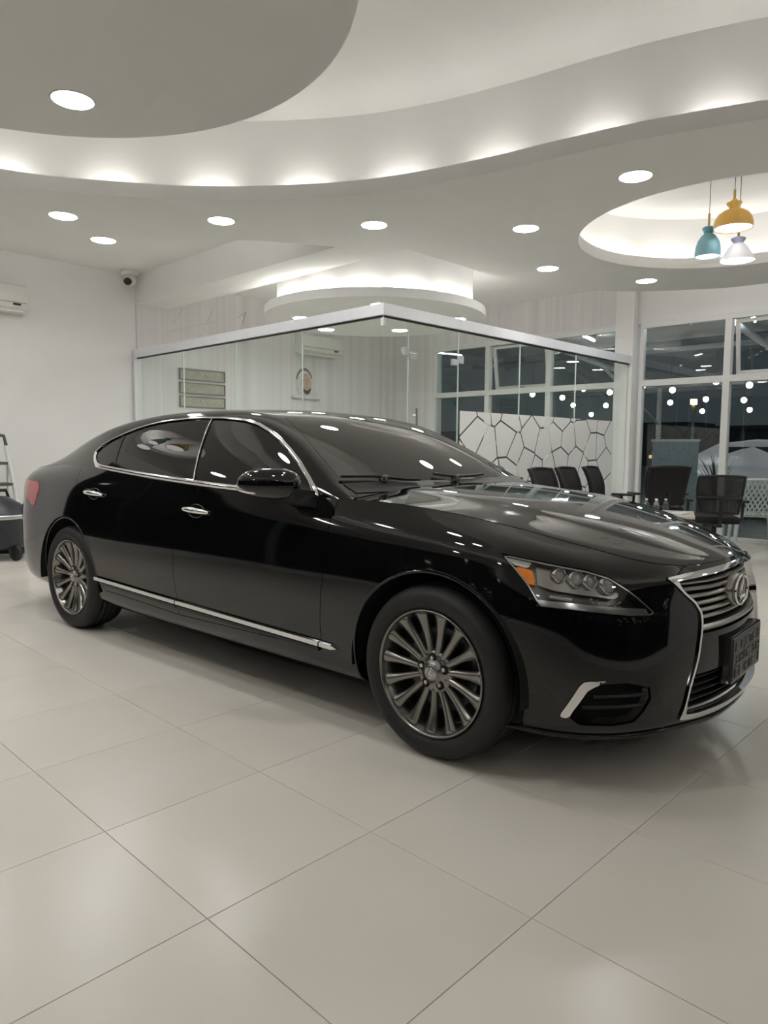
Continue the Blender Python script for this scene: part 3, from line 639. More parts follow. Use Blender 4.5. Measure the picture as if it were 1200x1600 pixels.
# plastic garden chair outside the right-hand window
M['mint'] = grain(mat('pale mint plastic', (.42, .50, .48), .45), (.40, .48, .46), (.45, .53, .51), 10)
def plastic_chair(label, loc, rz):
    o = empty('plastic_chair', loc, rz, label, 'chair')
    MB().box(-.22, .24, -.23, .23, .405, .43, .01).build('seat', M['mint'], o)
    # perforated back: lattice of crossing ribs inside a bowed frame
    def bp(u, t): return (-.22 - .13 * t - .05 * (1 - u*u) * t, .25 * u * (1 + .10 * math.sin(t * PI)), .43 + .42 * t + (.03 * (1 - u*u) if t > .9 else 0))
    MB().tube([bp(-1, t / 8) for t in range(9)] + [bp(u / 4, 1) for u in range(-3, 4)] + [bp(1, t / 8) for t in range(8, -1, -1)], .018, 8).build('back_frame', M['mint'], o)
    for k in range(-7, 8):
        for s in (-1, 1):
            pts = []
            for q in range(13):
                t = q / 12; u = k / 5 + s * (t - .5) * .9
                if abs(u) <= 1: pts.append(bp(u, t))
            if len(pts) > 2: MB().tube(pts, .011, 6).build('back_rib', M['mint'], o)
    for s in (-1, 1):
        MB().tube([(.22, s*.25, .43), (.20, s*.27, .64), (-.05, s*.275, .66), (-.27, s*.26, .62)], .02, 8).build('armrest', M['mint'], o)
        MB().tube([(.20, s*.21, .42), (.25, s*.25, 0)], [.03, .02], 8).build('leg', M['mint'], o); MB().tube([(-.20, s*.20, .42), (-.30, s*.24, 0)], [.03, .02], 8).build('leg', M['mint'], o)
    return o
plastic_chair('pale mint plastic garden chair with a lattice back against the window', (9.72, 2.92, 0), math.radians(25))
# blue-grey screen panel and a potted plant outside
o = empty('screen_panel', (11.2, 4.55, -.02), math.radians(5), 'blue-grey standing banner panel outside the window', 'banner')
M['bluegrey'] = grain(mat('blue grey sheet', (.16, .22, .25), .5), (.14, .20, .23), (.18, .25, .28), 1.5)
MB().box(-.01, .01, -.35, .35, .06, 1.38).build('sheet', M['bluegrey'], o); MB().box(-.02, .02, -.37, .37, 1.38, 1.42, .004).build('top_bar', M['steel'], o); MB().box(-.12, .12, -.36, .36, 0, .06, .01).build('base', M['steel'], o)
o = empty('potted_plant', (11.6, 4.05, -.02), 0, 'potted spiky plant outside between banner and mullion', 'plant')
MB().lathe([(0, 0), (.15, 0), (.20, .45), (.18, .45), (.17, .40), (0, .40)], 24).build('pot', M['bluegrey'], o)
M['leaf'] = grain(mat('dark leaf', (.03, .055, .035), .5), (.02, .04, .025), (.045, .075, .05), 15)
rl = random.Random(2)
for k in range(22):
    a = rl.uniform(0, 2*PI); l = rl.uniform(.5, .95); c, s = math.cos(a), math.sin(a); w_ = .022; pts = []
    for q in range(6):
        t = q / 5; r = .03 + .30 * t * t * rl.uniform(.9, 1.1); z = .40 + l * t * (1 - .15 * t); ww_ = w_ * (1 - t**2) + .001
        pts += [(c*r - s*ww_, s*r + c*ww_, z), (c*r + s*ww_, s*r - c*ww_, z)]
    MB().add(pts, [(2*q, 2*q+1, 2*q+3, 2*q+2) for q in range(5)], True).build('leaf', M['leaf'], o, fix=False)
# parked silver car outside
o = empty('parked_car', (14.6, 3.9, -.02), math.radians(-95), 'silver car parked outside behind the right-hand window', 'car')
M['silver'] = grain(mat('silver paint', (.50, .48, .49), .35, .2), (.47, .45, .46), (.53, .51, .52), 3); M['cglass'] = mat('dark car glass', (.01, .014, .014), .05)
secs = [(-2.2, .62, .55, .75), (-2.1, .78, .25, .95), (-1.6, .86, .22, 1.02), (-1.0, .88, .22, 1.00), (0, .89, .22, .98), (1.0, .88, .22, .95), (1.5, .87, .22, .90), (2.0, .82, .25, .78), (2.25, .66, .35, .66)]
v = []
for a, w_, zl, zh in secs:
    zm = (zl + zh) / 2; v += [(a, -w_*.9, zl), (a, -w_, zm), (a, -w_*.92, zh - .03), (a, -w_*.6, zh), (a, 0, zh + .015), (a, w_*.6, zh), (a, w_*.92, zh - .03), (a, w_, zm), (a, w_*.9, zl)]
f = [(i*9+k, i*9+k+1, (i+1)*9+k+1, (i+1)*9+k) for i in range(len(secs)-1) for k in range(8)] + [tuple(range(9))[::-1], tuple(range((len(secs)-1)*9, len(secs)*9))] + [(i*9+8, i*9, (i+1)*9, (i+1)*9+8) for i in range(len(secs)-1)]
MB().add(v, f, True).build('body', M['silver'], o)
cs = [(-1.75, .70, .66, 1.0), (-1.0, .78, .62, 1.38), (-.3, .80, .63, 1.46), (.35, .79, .62, 1.40), (1.15, .74, .66, .97)]
v = []
for a, wl_, wt, zh in cs: v += [(a, -wl_, .94), (a, -wt, zh - .04), (a, -wt*.8, zh), (a, wt*.8, zh), (a, wt, zh - .04), (a, wl_, .94)]
f = [(i*6+k, i*6+k+1, (i+1)*6+k+1, (i+1)*6+k) for i in range(len(cs)-1) for k in range(5)]
MB().add(v, f, True).build('cabin', M['silver'], o)
MB().add([(-.95, -.735, 1.02), (.75, -.735, 1.02), (.25, -.665, 1.32), (-.85, -.665, 1.32)] , [(0, 1, 2, 3)]).add([(-.95, .79, 1.02), (.75, .79, 1.02), (.25, .70, 1.32), (-.85, .70, 1.32)], [(0, 1, 2, 3)]).build('side_windows', M['cglass'], o)
for a in (-1.38, 1.38):
    for s in (-1, 1):
        mw = Matrix.Translation((a, s*.80, .32)) @ Matrix.Rotation(PI/2, 4, 'X')
        wh = MB().lathe([(0, -.1), (.22, -.1), (.31, -.09), (.32, -.05), (.32, .05), (.31, .09), (.22, .1), (0, .1)], 28, M=mw).build('wheel', M['black'], o)

o = empty('ottoman', (9.75, 2.30, 0), 0, 'dark brown upholstered ottoman at the right edge by the window', 'ottoman')
M['brown'] = grain(mat('dark brown leather', (.030, .024, .020), .5), (.025, .020, .017), (.037, .030, .025), 30)
MB().box(-.26, .26, -.26, .26, .06, .36, .04).build('cushion', M['brown'], o)
for sx_ in (-1, 1):
    for sy in (-1, 1): MB().box(sx_*.21-.02, sx_*.21+.02, sy*.21-.02, sy*.21+.02, 0, .06).build('foot', M['black'], o)
# ---------------------------------------------------------------- car surface maths
def nspline(x, Y):
    """C2 natural cubic spline through (x, Y); returns an evaluator."""
    x = np.asarray(x, float); Y = np.asarray(Y, float)
    if Y.ndim == 1: Y = Y[:, None]
    n = len(x); h = np.diff(x)
    A = np.zeros((n, n)); B = np.zeros((n, Y.shape[1])); A[0, 0] = A[-1, -1] = 1
    for i in range(1, n - 1):
        A[i, i-1] = h[i-1]; A[i, i] = 2 * (h[i-1] + h[i]); A[i, i+1] = h[i]
        B[i] = 6 * ((Y[i+1] - Y[i]) / h[i] - (Y[i] - Y[i-1]) / h[i-1])
    M = np.linalg.solve(A, B)
    def ev(t):
        t = np.atleast_1d(np.asarray(t, float)); i = np.clip(np.searchsorted(x, t) - 1, 0, n - 2)
        hh = h[i][:, None]; d = (t - x[i])[:, None]; e = (x[i+1] - t)[:, None]
        return (M[i] * e**3 + M[i+1] * d**3) / (6 * hh) + (Y[i] / hh - M[i] * hh / 6) * e + (Y[i+1] / hh - M[i+1] * hh / 6) * d
    return ev
def fspline(tab):
    tab = sorted(tab); f = nspline([p[0] for p in tab], [p[1] for p in tab])
    return lambda a: f(a)[:, 0]

# plan outline of the widest line (a forward of the front axle, s sideways)
PLAN = [(-4.32, 0), (-4.295, .36), (-4.205, .645), (-3.98, .82), (-3.55, .895), (-3.04, .927), (-2.45, .936), (-1.75, .9375),
        (-1.15, .9375), (-.78, .9375), (-.5, .9375), (0, .934), (.33, .902), (.575, .80), (.735, .645), (.835, .45), (.893, .235), (.91, 0)]
# per station: nine (inset, height) rows from the sill up; None = given in TOP
ROWS = [
 [(.16,.24),(.06,.265),(.012,.34),(.0,.47),(.004,.60),(.012,.72),(.016,.85),(.014,.96)],
 [(.16,.24),(.06,.265),(.012,.34),(.0,.47),(.004,.60),(.012,.72),(.016,.85),(.014,.96)],
 [(.15,.235),(.06,.26),(.014,.34),(.0,.47),(.003,.60),(.008,.72),(.014,.85),(.020,.96)],
 [(.13,.225),(.055,.25),(.016,.34),(.003,.47),(.002,.60),(.006,.72),(.020,.86),(.046,.98)],
 [(.13,.215),(.06,.24),(.024,.34),(.009,.47),(.003,.60),(.006,.72),(.026,.865),(.064,1.0)],
 [(.13,.21),(.06,.237),(.026,.335),(.010,.47),(.003,.60),(.008,.72),(.028,.87),(.066,1.005)],
 [(.13,.207),(.058,.235),(.028,.33),(.012,.46),(.003,.58),(.011,.72),(.030,.865),(.060,.985)],
 [(.13,.205),(.056,.235),(.028,.33),(.012,.46),(.003,.58),(.012,.72),(.031,.85),(.054,.95)],
 [(.13,.205),(.056,.235),(.028,.33),(.012,.46),(.003,.58),(.012,.715),(.031,.84),(.053,.93)],
 [(.13,.205),(.056,.235),(.028,.33),(.012,.46),(.003,.58),(.012,.712),(.032,.833),(.055,.923)],
 [(.13,.205),(.056,.235),(.028,.33),(.012,.46),(.003,.58),(.011,.71),(.032,.828),(.061,.919)],
 [(.13,.20),(.052,.23),(.024,.325),(.010,.45),(.002,.58),(.009,.70),(.034,.815),(.074,.902)],
 [(.11,.195),(.050,.225),(.021,.315),(.010,.44),(.009,.57),(.020,.68),(.046,.782),(.090,.862)],
 [(.085,.195),(.035,.22),(.011,.305),(.008,.43),(.020,.555),(.037,.655),(.066,.74),(.106,.815)],
 [(.07,.20),(.024,.225),(.004,.305),(.008,.42),(.024,.54),(.043,.635),(.066,.71),(.094,.772)],
 [(.065,.205),(.02,.23),(.002,.305),(.004,.42),(.014,.535),(.028,.63),(.043,.70),(.058,.755)],
 [(.065,.20),(.026,.222),(.008,.30),(.002,.42),(.007,.535),(.015,.63),(.027,.70),(.045,.757)],
 [(.07,.195),(.03,.218),(.008,.30),(.002,.42),(.006,.535),(.014,.63),(.025,.70),(.043,.76)]]
# top row: trunk edge, belt line, hood shut line (a, s, z)
TOP = [(-4.275,0,1.055),(-4.255,.33,1.05),(-4.155,.57,1.05),(-3.94,.69,1.06),(-3.55,.745,1.085),(-3.04,.810,1.092),(-2.45,.851,1.060),(-1.75,.865,1.022),
       (-1.15,.866,1.000),(-.80,.856,.998),(-.5,.822,1.000),(0,.750,.965),(.31,.674,.910),(.50,.600,.862),(.64,.520,.824),(.745,.405,.800),(.815,.215,.795),(.838,0,.798)]
NU, NV = 460, 72
def lower_band():
    P = np.array(PLAN); n = len(P)
    ext = lambda Q, sgn: np.concatenate([Q[2:0:-1] * sgn, Q, Q[-2:-4:-1] * sgn])
    Pe = ext(P, np.array([1, -1]))
    kn = np.concatenate([[0], np.cumsum(np.hypot(*np.diff(Pe, axis=0).T))]); k0, k1 = kn[2], kn[-3]
    sp = nspline(kn, Pe); d = (sp(kn + 1e-4) - sp(kn - 1e-4)); d /= np.hypot(*d.T)[:, None]
    nor = np.stack([-d[:, 1], d[:, 0]], 1)[2:-2]             # outward normal of the plan curve
    if nor[len(nor)//2, 1] < 0: nor = -nor
    rows = []
    for j in range(8):
        off = np.array([ROWS[i][j][0] for i in range(n)]); z = np.array([ROWS[i][j][1] for i in range(n)])
        rows.append(np.c_[P - nor * off[:, None], z])
    rows.append(np.array(TOP, float))
    us = np.linspace(k0, k1, NU)
    R = []
    for r in rows:
        re = ext(r, np.array([1, -1, 1])); R.append(nspline(kn, re)(us))
    R = np.array(R)                                            # 9 x NU x 3
    vk = np.linspace(0, 1, 9); vs = np.linspace(0, 1, NV)
    G = np.empty((NU, NV, 3))
    f = nspline(vk, R.reshape(9, -1))(vs).reshape(NV, NU, 3)
    G[:] = f.transpose(1, 0, 2)
    return G
def grid_normals(G, flip=False):
    du = np.gradient(G, axis=0); dv = np.gradient(G, axis=1); n = np.cross(du, dv)
    n /= np.maximum(np.linalg.norm(n, axis=2), 1e-12)[..., None]
    return -n if flip else n
def grid_tris(nu, nv):
    i = np.arange(nu - 1)[:, None] * nv + np.arange(nv - 1)[None]; i = i.ravel()
    return np.concatenate([np.c_[i, i + nv, i + nv + 1], np.c_[i, i + nv + 1, i + 1]])
def mk(G, N, T): return {'v': G.reshape(-1, 3).copy(), 'n': N.reshape(-1, 3).copy(), 't': T.copy()}
def orient(M):
    v, t = M['v'], M['t']; fn = np.cross(v[t[:, 1]] - v[t[:, 0]], v[t[:, 2]] - v[t[:, 0]])
    bad = (fn * M['n'][t].sum(1)).sum(1) < 0; t[bad] = t[bad][:, ::-1]; return M
LBG = lower_band()
_n = grid_normals(LBG)
if _n[NU//2, NV//2, 1] < 0: _n = -_n
LB = orient(mk(LBG, _n, grid_tris(NU, NV)))
# greenhouse: E = shoulder of the section, C = centre line
E_s = fspline([(-4.05,.60),(-3.8,.625),(-3.6,.635),(-3.35,.643),(-3.0,.648),(-2.7,.650),(-2.4,.642),(-1.8,.632),(-1.5,.638),(-1.3,.650),(-1.1,.684),(-.835,.752),(-.7,.785),(-.6,.803),(-.46,.800)])
E_z = fspline([(-4.05,1.06),(-3.8,1.098),(-3.6,1.150),(-3.35,1.235),(-3.0,1.335),(-2.7,1.385),(-2.4,1.415),(-1.8,1.432),(-1.5,1.418),(-1.3,1.380),(-1.1,1.306),(-.835,1.170),(-.7,1.093),(-.6,1.040),(-.46,.985)])
C_z = fspline([(-4.05,1.045),(-3.8,1.095),(-3.6,1.17),(-3.3,1.283),(-3.0,1.368),(-2.7,1.422),(-2.4,1.450),(-2.1,1.460),(-1.8,1.460),(-1.5,1.444),(-1.3,1.414),(-1.1,1.352),(-.8,1.222),(-.5,1.062),(-.4,1.000)])
NQ, NB, NT = 26, 12, 40
def greenhouse():
    top = LBG[:, -1, :]
    i0 = np.argmax(top[:, 0] > -4.0); i1 = np.argmax(top[:, 0] > -.47)
    cols = []
    for i in range(i0, i1):
        a, sb, zb = top[i]
        Es, Ez, Cz = E_s([a])[0], E_z([a])[0], C_z([a])[0]
        B = np.array([sb, zb]); E = np.array([Es, Ez]); L = np.hypot(*(E - B))
        r = min(.075, .45 * L); nrm = np.array([E[1] - B[1], -(E[0] - B[0])]); nrm /= max(L, 1e-6)
        q = np.linspace(0, 1 - r / max(L, 1e-6), NQ)[:, None]
        side = B + (E - B) * q + nrm * (.022 * min(1, L / .4)) * 4 * q * (1 - q)
        t1 = 1 - 1.25 * r / Es
        topf = lambda t: np.stack([Es * t, Cz - (Cz - Ez) * t**2.0], -1)
        tt = np.linspace(t1, 0, NT); tp = topf(tt)
        # blend with a cubic through matched tangents
        p0, p3 = side[-1], tp[0]; d0 = side[-1] - side[-2]; d0 /= np.hypot(*d0); d3 = tp[1] - tp[0]; d3 /= np.hypot(*d3)
        c = np.hypot(*(p3 - p0)) * .42; b = np.linspace(0, 1, NB)[1:-1, None]
        bz = p0*(1-b)**3 + 3*(p0+d0*c)*b*(1-b)**2 + 3*(p3-d3*c)*b*b*(1-b) + p3*b**3
        sec = np.concatenate([side, bz, tp])
        cols.append(np.c_[np.full(len(sec), a), sec])
    return np.array(cols)
GHG = greenhouse()
_n = grid_normals(GHG)
if _n[len(GHG)//2, -1, 2] < 0: _n = -_n
GH = orient(mk(GHG, _n, grid_tris(GHG.shape[0], GHG.shape[1])))
# hood height field
H_c = fspline([(-.62,1.066),(-.44,1.052),(-.2,1.033),(0,1.010),(.2,.981),(.4,.942),(.6,.890),(.72,.850),(.80,.818),(.838,.798)])
def hood():
    top = LBG[:, -1, :]; i0 = np.argmax(top[:, 0] > -.60); e = top[i0:]
    NTt = 56; cols = []
    for a, s, z in e:
        t = np.linspace(1, 0, NTt); zc = max(H_c([a])[0], z)
        g = 1 - t**2.2; bul = .010 * np.clip((.838 - a) / .3, 0, 1) * (1 / (1 + np.exp((t - .62) / .035)) - (1 - t) * 0) 
        cols.append(np.c_[np.full(NTt, a), s * t, z + (zc - z) * g + bul * np.clip((1 - t) / .2, 0, 1) - .010 * np.clip((.838 - a) / .3, 0, 1) * g])
    return np.array(cols)
HDG = hood()
_n = grid_normals(HDG)
if _n[5, 30, 2] < 0: _n = -_n
_n[-1] = _n[-2]
HD = orient(mk(HDG, _n, grid_tris(*HDG.shape[:2])))
# trunk deck
def deck():
    top = LBG[:, -1, :]; i1 = np.argmax(top[:, 0] > -3.5); e = top[:i1][::-1]; cols = []
    for a, s, z in e:
        t = np.linspace(1, 0, 40); zc = z + .022 * np.clip((a + 4.17) / .2, 0, 1)
        cols.append(np.c_[np.full(40, a), s * t, z + (zc - z) * (1 - t**3)])
    return np.array(cols)
DKG = deck()
_n = grid_normals(DKG)
if _n[3, 20, 2] < 0: _n = -_n
_n[-1] = _n[-2]
DK = orient(mk(DKG, _n, grid_tris(*DKG.shape[:2])))
# ---------------------------------------------------------------- cutting tools
def sdpoly(P, poly):
    """signed distance to a polygon, negative inside"""
    P = np.asarray(P, float); Q = np.asarray(poly, float); d = np.full(len(P), 1e9); ins = np.zeros(len(P), bool)
    for i in range(len(Q)):
        a, b = Q[i], Q[(i+1) % len(Q)]; e = b - a; w = P - a
        t = np.clip((w @ e) / max(e @ e, 1e-12), 0, 1); d = np.minimum(d, np.hypot(*(w - t[:, None]*e).T))
        c = (a[1] > P[:, 1]) != (b[1] > P[:, 1])
        with np.errstate(divide='ignore', invalid='ignore'): xi = a[0] + (P[:, 1] - a[1]) * e[0] / (e[1] if e[1] else 1e-12)
        ins ^= c & (P[:, 0] < xi)
    return np.where(ins, -d, d)
def compact(v, n, t):
    t = np.asarray(t, int).reshape(-1, 3); u = np.unique(t); m = -np.ones(len(v), int); m[u] = np.arange(len(u))
    return {'v': v[u], 'n': n[u], 't': m[t]}
def carve(Md, f):
    """split a mesh along f = 0: (inside f<0, outside)"""
    v, n, t = Md['v'], Md['n'], Md['t']; f = np.where(np.abs(f) < 1e-7, 1e-7, f); neg = f < 0; c = neg[t].sum(1)
    ti = list(map(tuple, t[c == 3])); to = list(map(tuple, t[c == 0])); nv, nn = list(v), list(n); cache = {}
    def cut(i, j):
        k = (min(i, j), max(i, j))
        if k not in cache:
            w = f[k[0]] / (f[k[0]] - f[k[1]]); nv.append(v[k[0]]*(1-w) + v[k[1]]*w); q = n[k[0]]*(1-w) + n[k[1]]*w; nn.append(q / max(np.linalg.norm(q), 1e-9)); cache[k] = len(nv) - 1
        return cache[k]
    for tri in t[(c == 1) | (c == 2)]:
        a, b, d = map(int, tri); one = neg[tri].sum() == 1
        while neg[a] != one or neg[b] == one or neg[d] == one: a, b, d = b, d, a
        p, q = cut(a, b), cut(a, d); A, B = (ti, to) if one else (to, ti)
        A.append((a, p, q)); B += [(p, b, d), (p, d, q)]
    nv, nn = np.array(nv), np.array(nn); return compact(nv, nn, ti), compact(nv, nn, to)
def take(Md, ff, gap=.0018):
    return carve(Md, ff(Md['v']) + gap)[0], carve(Md, ff(Md['v']) - gap)[1]
def shift(Md, d): return {'v': Md['v'] + Md['n']*d, 'n': Md['n'], 't': Md['t']}
def rim(Md, depth):
    """walls along the open border, going inwards"""
    t = Md['t']; e = np.concatenate([t[:, [0, 1]], t[:, [1, 2]], t[:, [2, 0]]]); k = np.sort(e, 1)
    _, idx, cnt = np.unique(k, axis=0, return_index=True, return_counts=True); b = e[idx[cnt == 1]]
    v, n = Md['v'], Md['n']; keep = (np.abs(v[b[:, 0], 1]) > 1e-4) | (np.abs(v[b[:, 1], 1]) > 1e-4); b = b[keep]
    if len(b) == 0: return Md
    p0, p1 = v[b[:, 0]], v[b[:, 1]]; q0, q1 = p0 - n[b[:, 0]]*depth, p1 - n[b[:, 1]]*depth
    fn = np.cross(p1 - p0, q0 - p0); fn /= np.maximum(np.linalg.norm(fn, axis=1), 1e-9)[:, None]; fn = -fn
    m = len(b); base = len(v); V = np.concatenate([v, p0, p1, q1, q0]); N = np.concatenate([n, fn, fn, fn, fn]); i = np.arange(m) + base
    T = np.concatenate([t, np.c_[i + m, i, i + 3*m], np.c_[i + m, i + 3*m, i + 2*m]]); return {'v': V, 'n': N, 't': T}
def mirror(Md): r = np.array([1, -1, 1]); return {'v': Md['v']*r, 'n': Md['n']*r, 't': Md['t'][:, ::-1]}
def join(*L):
    v, n, t, k = [], [], [], 0
    for q in L: v.append(q['v']); n.append(q['n']); t.append(q['t'] + k); k += len(q['v'])
    return {'v': np.concatenate(v), 'n': np.concatenate(n), 't': np.concatenate(t)}
def both(Md): return join(Md, mirror(Md))
def panel(name, Md, m, parent, center=False):
    """car-frame mesh -> object; local axes x forward, y left, z up"""
    r = np.array([1, -1, 1]); v = Md['v']*r; n = Md['n']*r; t = Md['t'][:, ::-1].copy(); orient({'v': v, 'n': n, 't': t})
    me = bpy.data.meshes.new(name); me.vertices.add(len(v)); me.vertices.foreach_set('co', v.ravel())
    me.loops.add(len(t)*3); me.loops.foreach_set('vertex_index', t.ravel()); me.polygons.add(len(t))
    me.polygons.foreach_set('loop_start', np.arange(len(t))*3); me.polygons.foreach_set('use_smooth', np.ones(len(t), bool)); me.update(calc_edges=True); me.validate()
    if len(me.vertices) == len(n): me.normals_split_custom_set_from_vertices(n.tolist())
    me.materials.append(m); o = bpy.data.objects.new(name, me); return link(o, parent)

# ================================================================ THE BLACK SALOON
M['paint'] = grain(mat('black paint', (.0035, .0033, .0034), .05, spec=.55, coat=.22), (.0030, .0029, .0030), (.0042, .0040, .0041), 2)
M['tint'] = grain(mat('tinted car glass', (.010, .010, .0095), .015, spec=.5), (.009, .009, .0085), (.012, .012, .0115), 1)
M['screen'] = grain(mat('windscreen glass', (.030, .028, .024), .015, spec=.55), (.027, .025, .021), (.033, .031, .027), 1)
M['gloss'] = grain(mat('gloss black trim', (.006, .006, .006), .08), (.005, .005, .005), (.007, .007, .007), 5)
M['rubber'] = grain(mat('tyre rubber', (.013, .013, .0125), .62), (.011, .011, .0105), (.016, .016, .0155), 25)
M['alloy'] = grain(mat('gunmetal alloy', (.27, .26, .245), .24, .9), (.25, .24, .225), (.29, .28, .265), 12)
M['satin'] = grain(mat('satin grille metal', (.36, .35, .33), .26, .85), (.34, .33, .31), (.38, .37, .35), 20)
M['lens'] = glass('headlight lens', (.96, .965, .97), .035, .9)
M['amber'] = grain(mat('amber reflector', (.85, .24, .02), .3, emit=(1, .30, .02), es=.10), (.80, .22, .02), (.90, .27, .03), 30)  # faint glow added to the colour; the reflector is no lamp
M['redl'] = grain(mat('red tail lens', (.45, .03, .04), .12, coat=.5), (.42, .025, .035), (.48, .035, .045), 20)
M['hlsil'] = grain(mat('headlight reflector', (.62, .62, .61), .18, .95), (.58, .58, .57), (.66, .66, .65), 25)
M['hldark'] = grain(mat('headlight bezel', (.15, .147, .138), .22, .75), (.13, .127, .12), (.18, .177, .168), 15)
CX, CY, CYAW, WB = 2.9946, 1.8232, .0549, 3.04
car = empty('saloon_car', (CX, CY, 0), CYAW - PI/2, 'glossy black luxury saloon with dark alloy wheels and chrome trim', 'car')
bvh = BVHTree.FromPolygons([Vector(p) for p in LB['v']], [tuple(map(int, q)) for q in LB['t']])
bvg = BVHTree.FromPolygons([Vector(p) for p in GH['v']], [tuple(map(int, q)) for q in GH['t']])
DW = Vector((1, 1, 0)).normalized()
def _cast(b, o, d):
    h = b.ray_cast(Vector(o), Vector(d)); n = h[1]
    if h[0] is None: return None, None
    if n.dot(Vector(d)) > 0: n = -n
    return h[0], n
def on_side(a, z, b=bvh): return _cast(b, (a, 3, z), (0, -1, 0))
def on_front(s, z): return _cast(bvh, (3, s, z), (-1, 0, 0))
def on_corner(a, s, z): return _cast(bvh, Vector((a, s, z)) + DW*.8, -DW)
loc = lambda p: (p[0], -p[1], p[2])                               # car frame -> local
def tubes(name, runs, r, m, parent, n=8, sides=(1, -1)):
    b = MB()
    for run in runs:
        for sg in sides: b.tube([(p[0], -p[1]*sg, p[2]) for p in run], r, n)
    return b.build(name, m, parent)

side = lambda poly: (lambda v: np.where(v[:, 1] > .55, sdpoly(v[:, [0, 2]], poly), 1.))
w_of = lambda q: ((q[0] - q[1]) * .70711, q[2])
corner = lambda pts: (lambda v: np.where((v[:, 0] > .15) & (v[:, 1] > .25), sdpoly(np.c_[(v[:, 0] - v[:, 1])*.70711, v[:, 2]], [w_of(q) for q in pts]), 1.))
front = lambda poly: (lambda v: np.where(v[:, 0] > .45, sdpoly(v[:, [1, 2]], poly), 1.))
# --- outlines
HL = [(.286,.86,.844),(.343,.842,.836),(.395,.82,.827),(.47,.779,.813),(.554,.715,.795),(.622,.667,.771),(.686,.633,.727),(.729,.605,.687),(.763,.574,.643),(.753,.59,.636),(.702,.668,.639),(.626,.746,.651),(.545,.805,.662),(.45,.856,.668),(.398,.859,.74),(.337,.863,.801)]
FOGC = [(.512,.815,.288),(.517,.811,.278),(.539,.80,.278),(.55,.797,.303),(.596,.776,.383),(.628,.754,.404),(.662,.724,.411),(.641,.743,.418),(.589,.783,.415),(.574,.792,.40)]
FOG = [(.539,.80,.278),(.554,.796,.309),(.596,.776,.383),(.636,.747,.405),(.702,.683,.409),(.755,.612,.388),(.757,.604,.347),(.739,.625,.302),(.715,.649,.262),(.658,.706,.25),(.568,.774,.25)]
_g = [(.300,.776),(.400,.770),(.486,.761),(.462,.736),(.433,.700),(.396,.664),(.378,.630),(.377,.600),(.385,.56),(.409,.472),(.454,.364),(.485,.249),(.40,.240),(.20,.236)]
GRL = [(0,.787)] + _g + [(0,.236)] + [(-s, z) for s, z in _g[::-1]]
TAIL = [(-3.60,.965),(-3.57,.92),(-3.62,.80),(-3.66,.79),(-3.75,.83),(-3.95,.87),(-4.3,.88),(-4.3,.965),(-3.9,.975)]
DOOR_F = [(-.575,1.3),(-.577,.669),(-.605,.42),(-.60,.325),(-1.74,.30),(-1.752,.6),(-1.757,.99),(-1.757,1.3)]
DOOR_R = [(-1.757,1.3),(-1.757,.99),(-1.752,.6),(-1.74,.30),(-2.55,.325),(-2.64,.40),(-2.70,.60),(-2.76,.69),(-2.815,.75),(-2.90,.86),(-2.945,.94),(-2.985,1.02),(-3.0,1.3)]
BUMP = [(.30,.60),(.45,.668),(.545,.662),(.626,.651),(.702,.639),(.765,.639),(.775,.9),(1.5,.9),(1.5,-.1),(.30,-.1)]
ZW = .3465
arch = lambda a0: (lambda v: np.where(v[:, 1] > .5, np.hypot(v[:, 0] - a0, v[:, 2] - ZW) - .402, 1.))
R = LB
for a0 in (0, -WB): R = carve(R, arch(a0)(R['v']))[1]
hl, R = take(R, corner(HL), .0012)
tl, R = take(R, lambda v: np.where(v[:, 0] < -3.4, sdpoly(np.c_[v[:, 0], v[:, 2]], TAIL), 1.), .001)
fc, R = take(R, corner(FOGC), 0)
fg, R = take(R, corner(FOG), 0)
gr, R = take(R, front(GRL), .001)
df, R = take(R, side(DOOR_F))
drr, R = take(R, side(DOOR_R))
bp, R = take(R, lambda v: np.where(v[:, 0] > .2, sdpoly(v[:, [0, 2]], BUMP), 1.), .0012)
# --- greenhouse cuts
tb = fspline([(p[0], p[2]) for p in TOP[3:11]])
DLO = [(a, tb([a])[0] + .004) for a in np.linspace(-.69, -2.74, 24)] + [(-2.80,1.092),(-2.845,1.12),(-2.878,1.155),(-2.893,1.19),(-2.827,1.24),(-2.72,1.276),(-2.598,1.312),(-2.47,1.345),(-2.352,1.367),(-2.24,1.381),(-2.129,1.389),(-1.97,1.396),(-1.812,1.397),(-1.65,1.393),(-1.51,1.384),(-1.41,1.372),(-1.313,1.352),(-1.20,1.314),(-1.09,1.268),(-.99,1.218),(-.888,1.160),(-.79,1.093),(-.72,1.040)]
gs = lambda poly: (lambda v: np.where(v[:, 1] > .5, sdpoly(v[:, [0, 2]], poly), 1.))
dlo, Gb = take(GH, gs(DLO), 0)
def trim_u(v):
    """0 at the outer edge of the surround, 1 at the glass; wider along the belt and in the rear corner"""
    wdt = .0165 + .011*np.clip((tb(np.clip(v[:, 0], -3.3, -.5)) + .07 - v[:, 2])/.05, 0, 1) + .014*np.clip((-2.72 - v[:, 0])/.12, 0, 1)
    return -sdpoly(v[:, [0, 2]], DLO)/wdt
ring, glz = carve(dlo, trim_u(dlo['v']) - 1)
bands = []
_r = ring
for _c in (.2, .4, .6, .8):
    _a, _r = carve(_r, trim_u(_r['v']) - _c); bands.append(_a)
ring = join(*bands, _r)
_u = np.clip(trim_u(ring['v']), 0, 1); _e = 1e-3
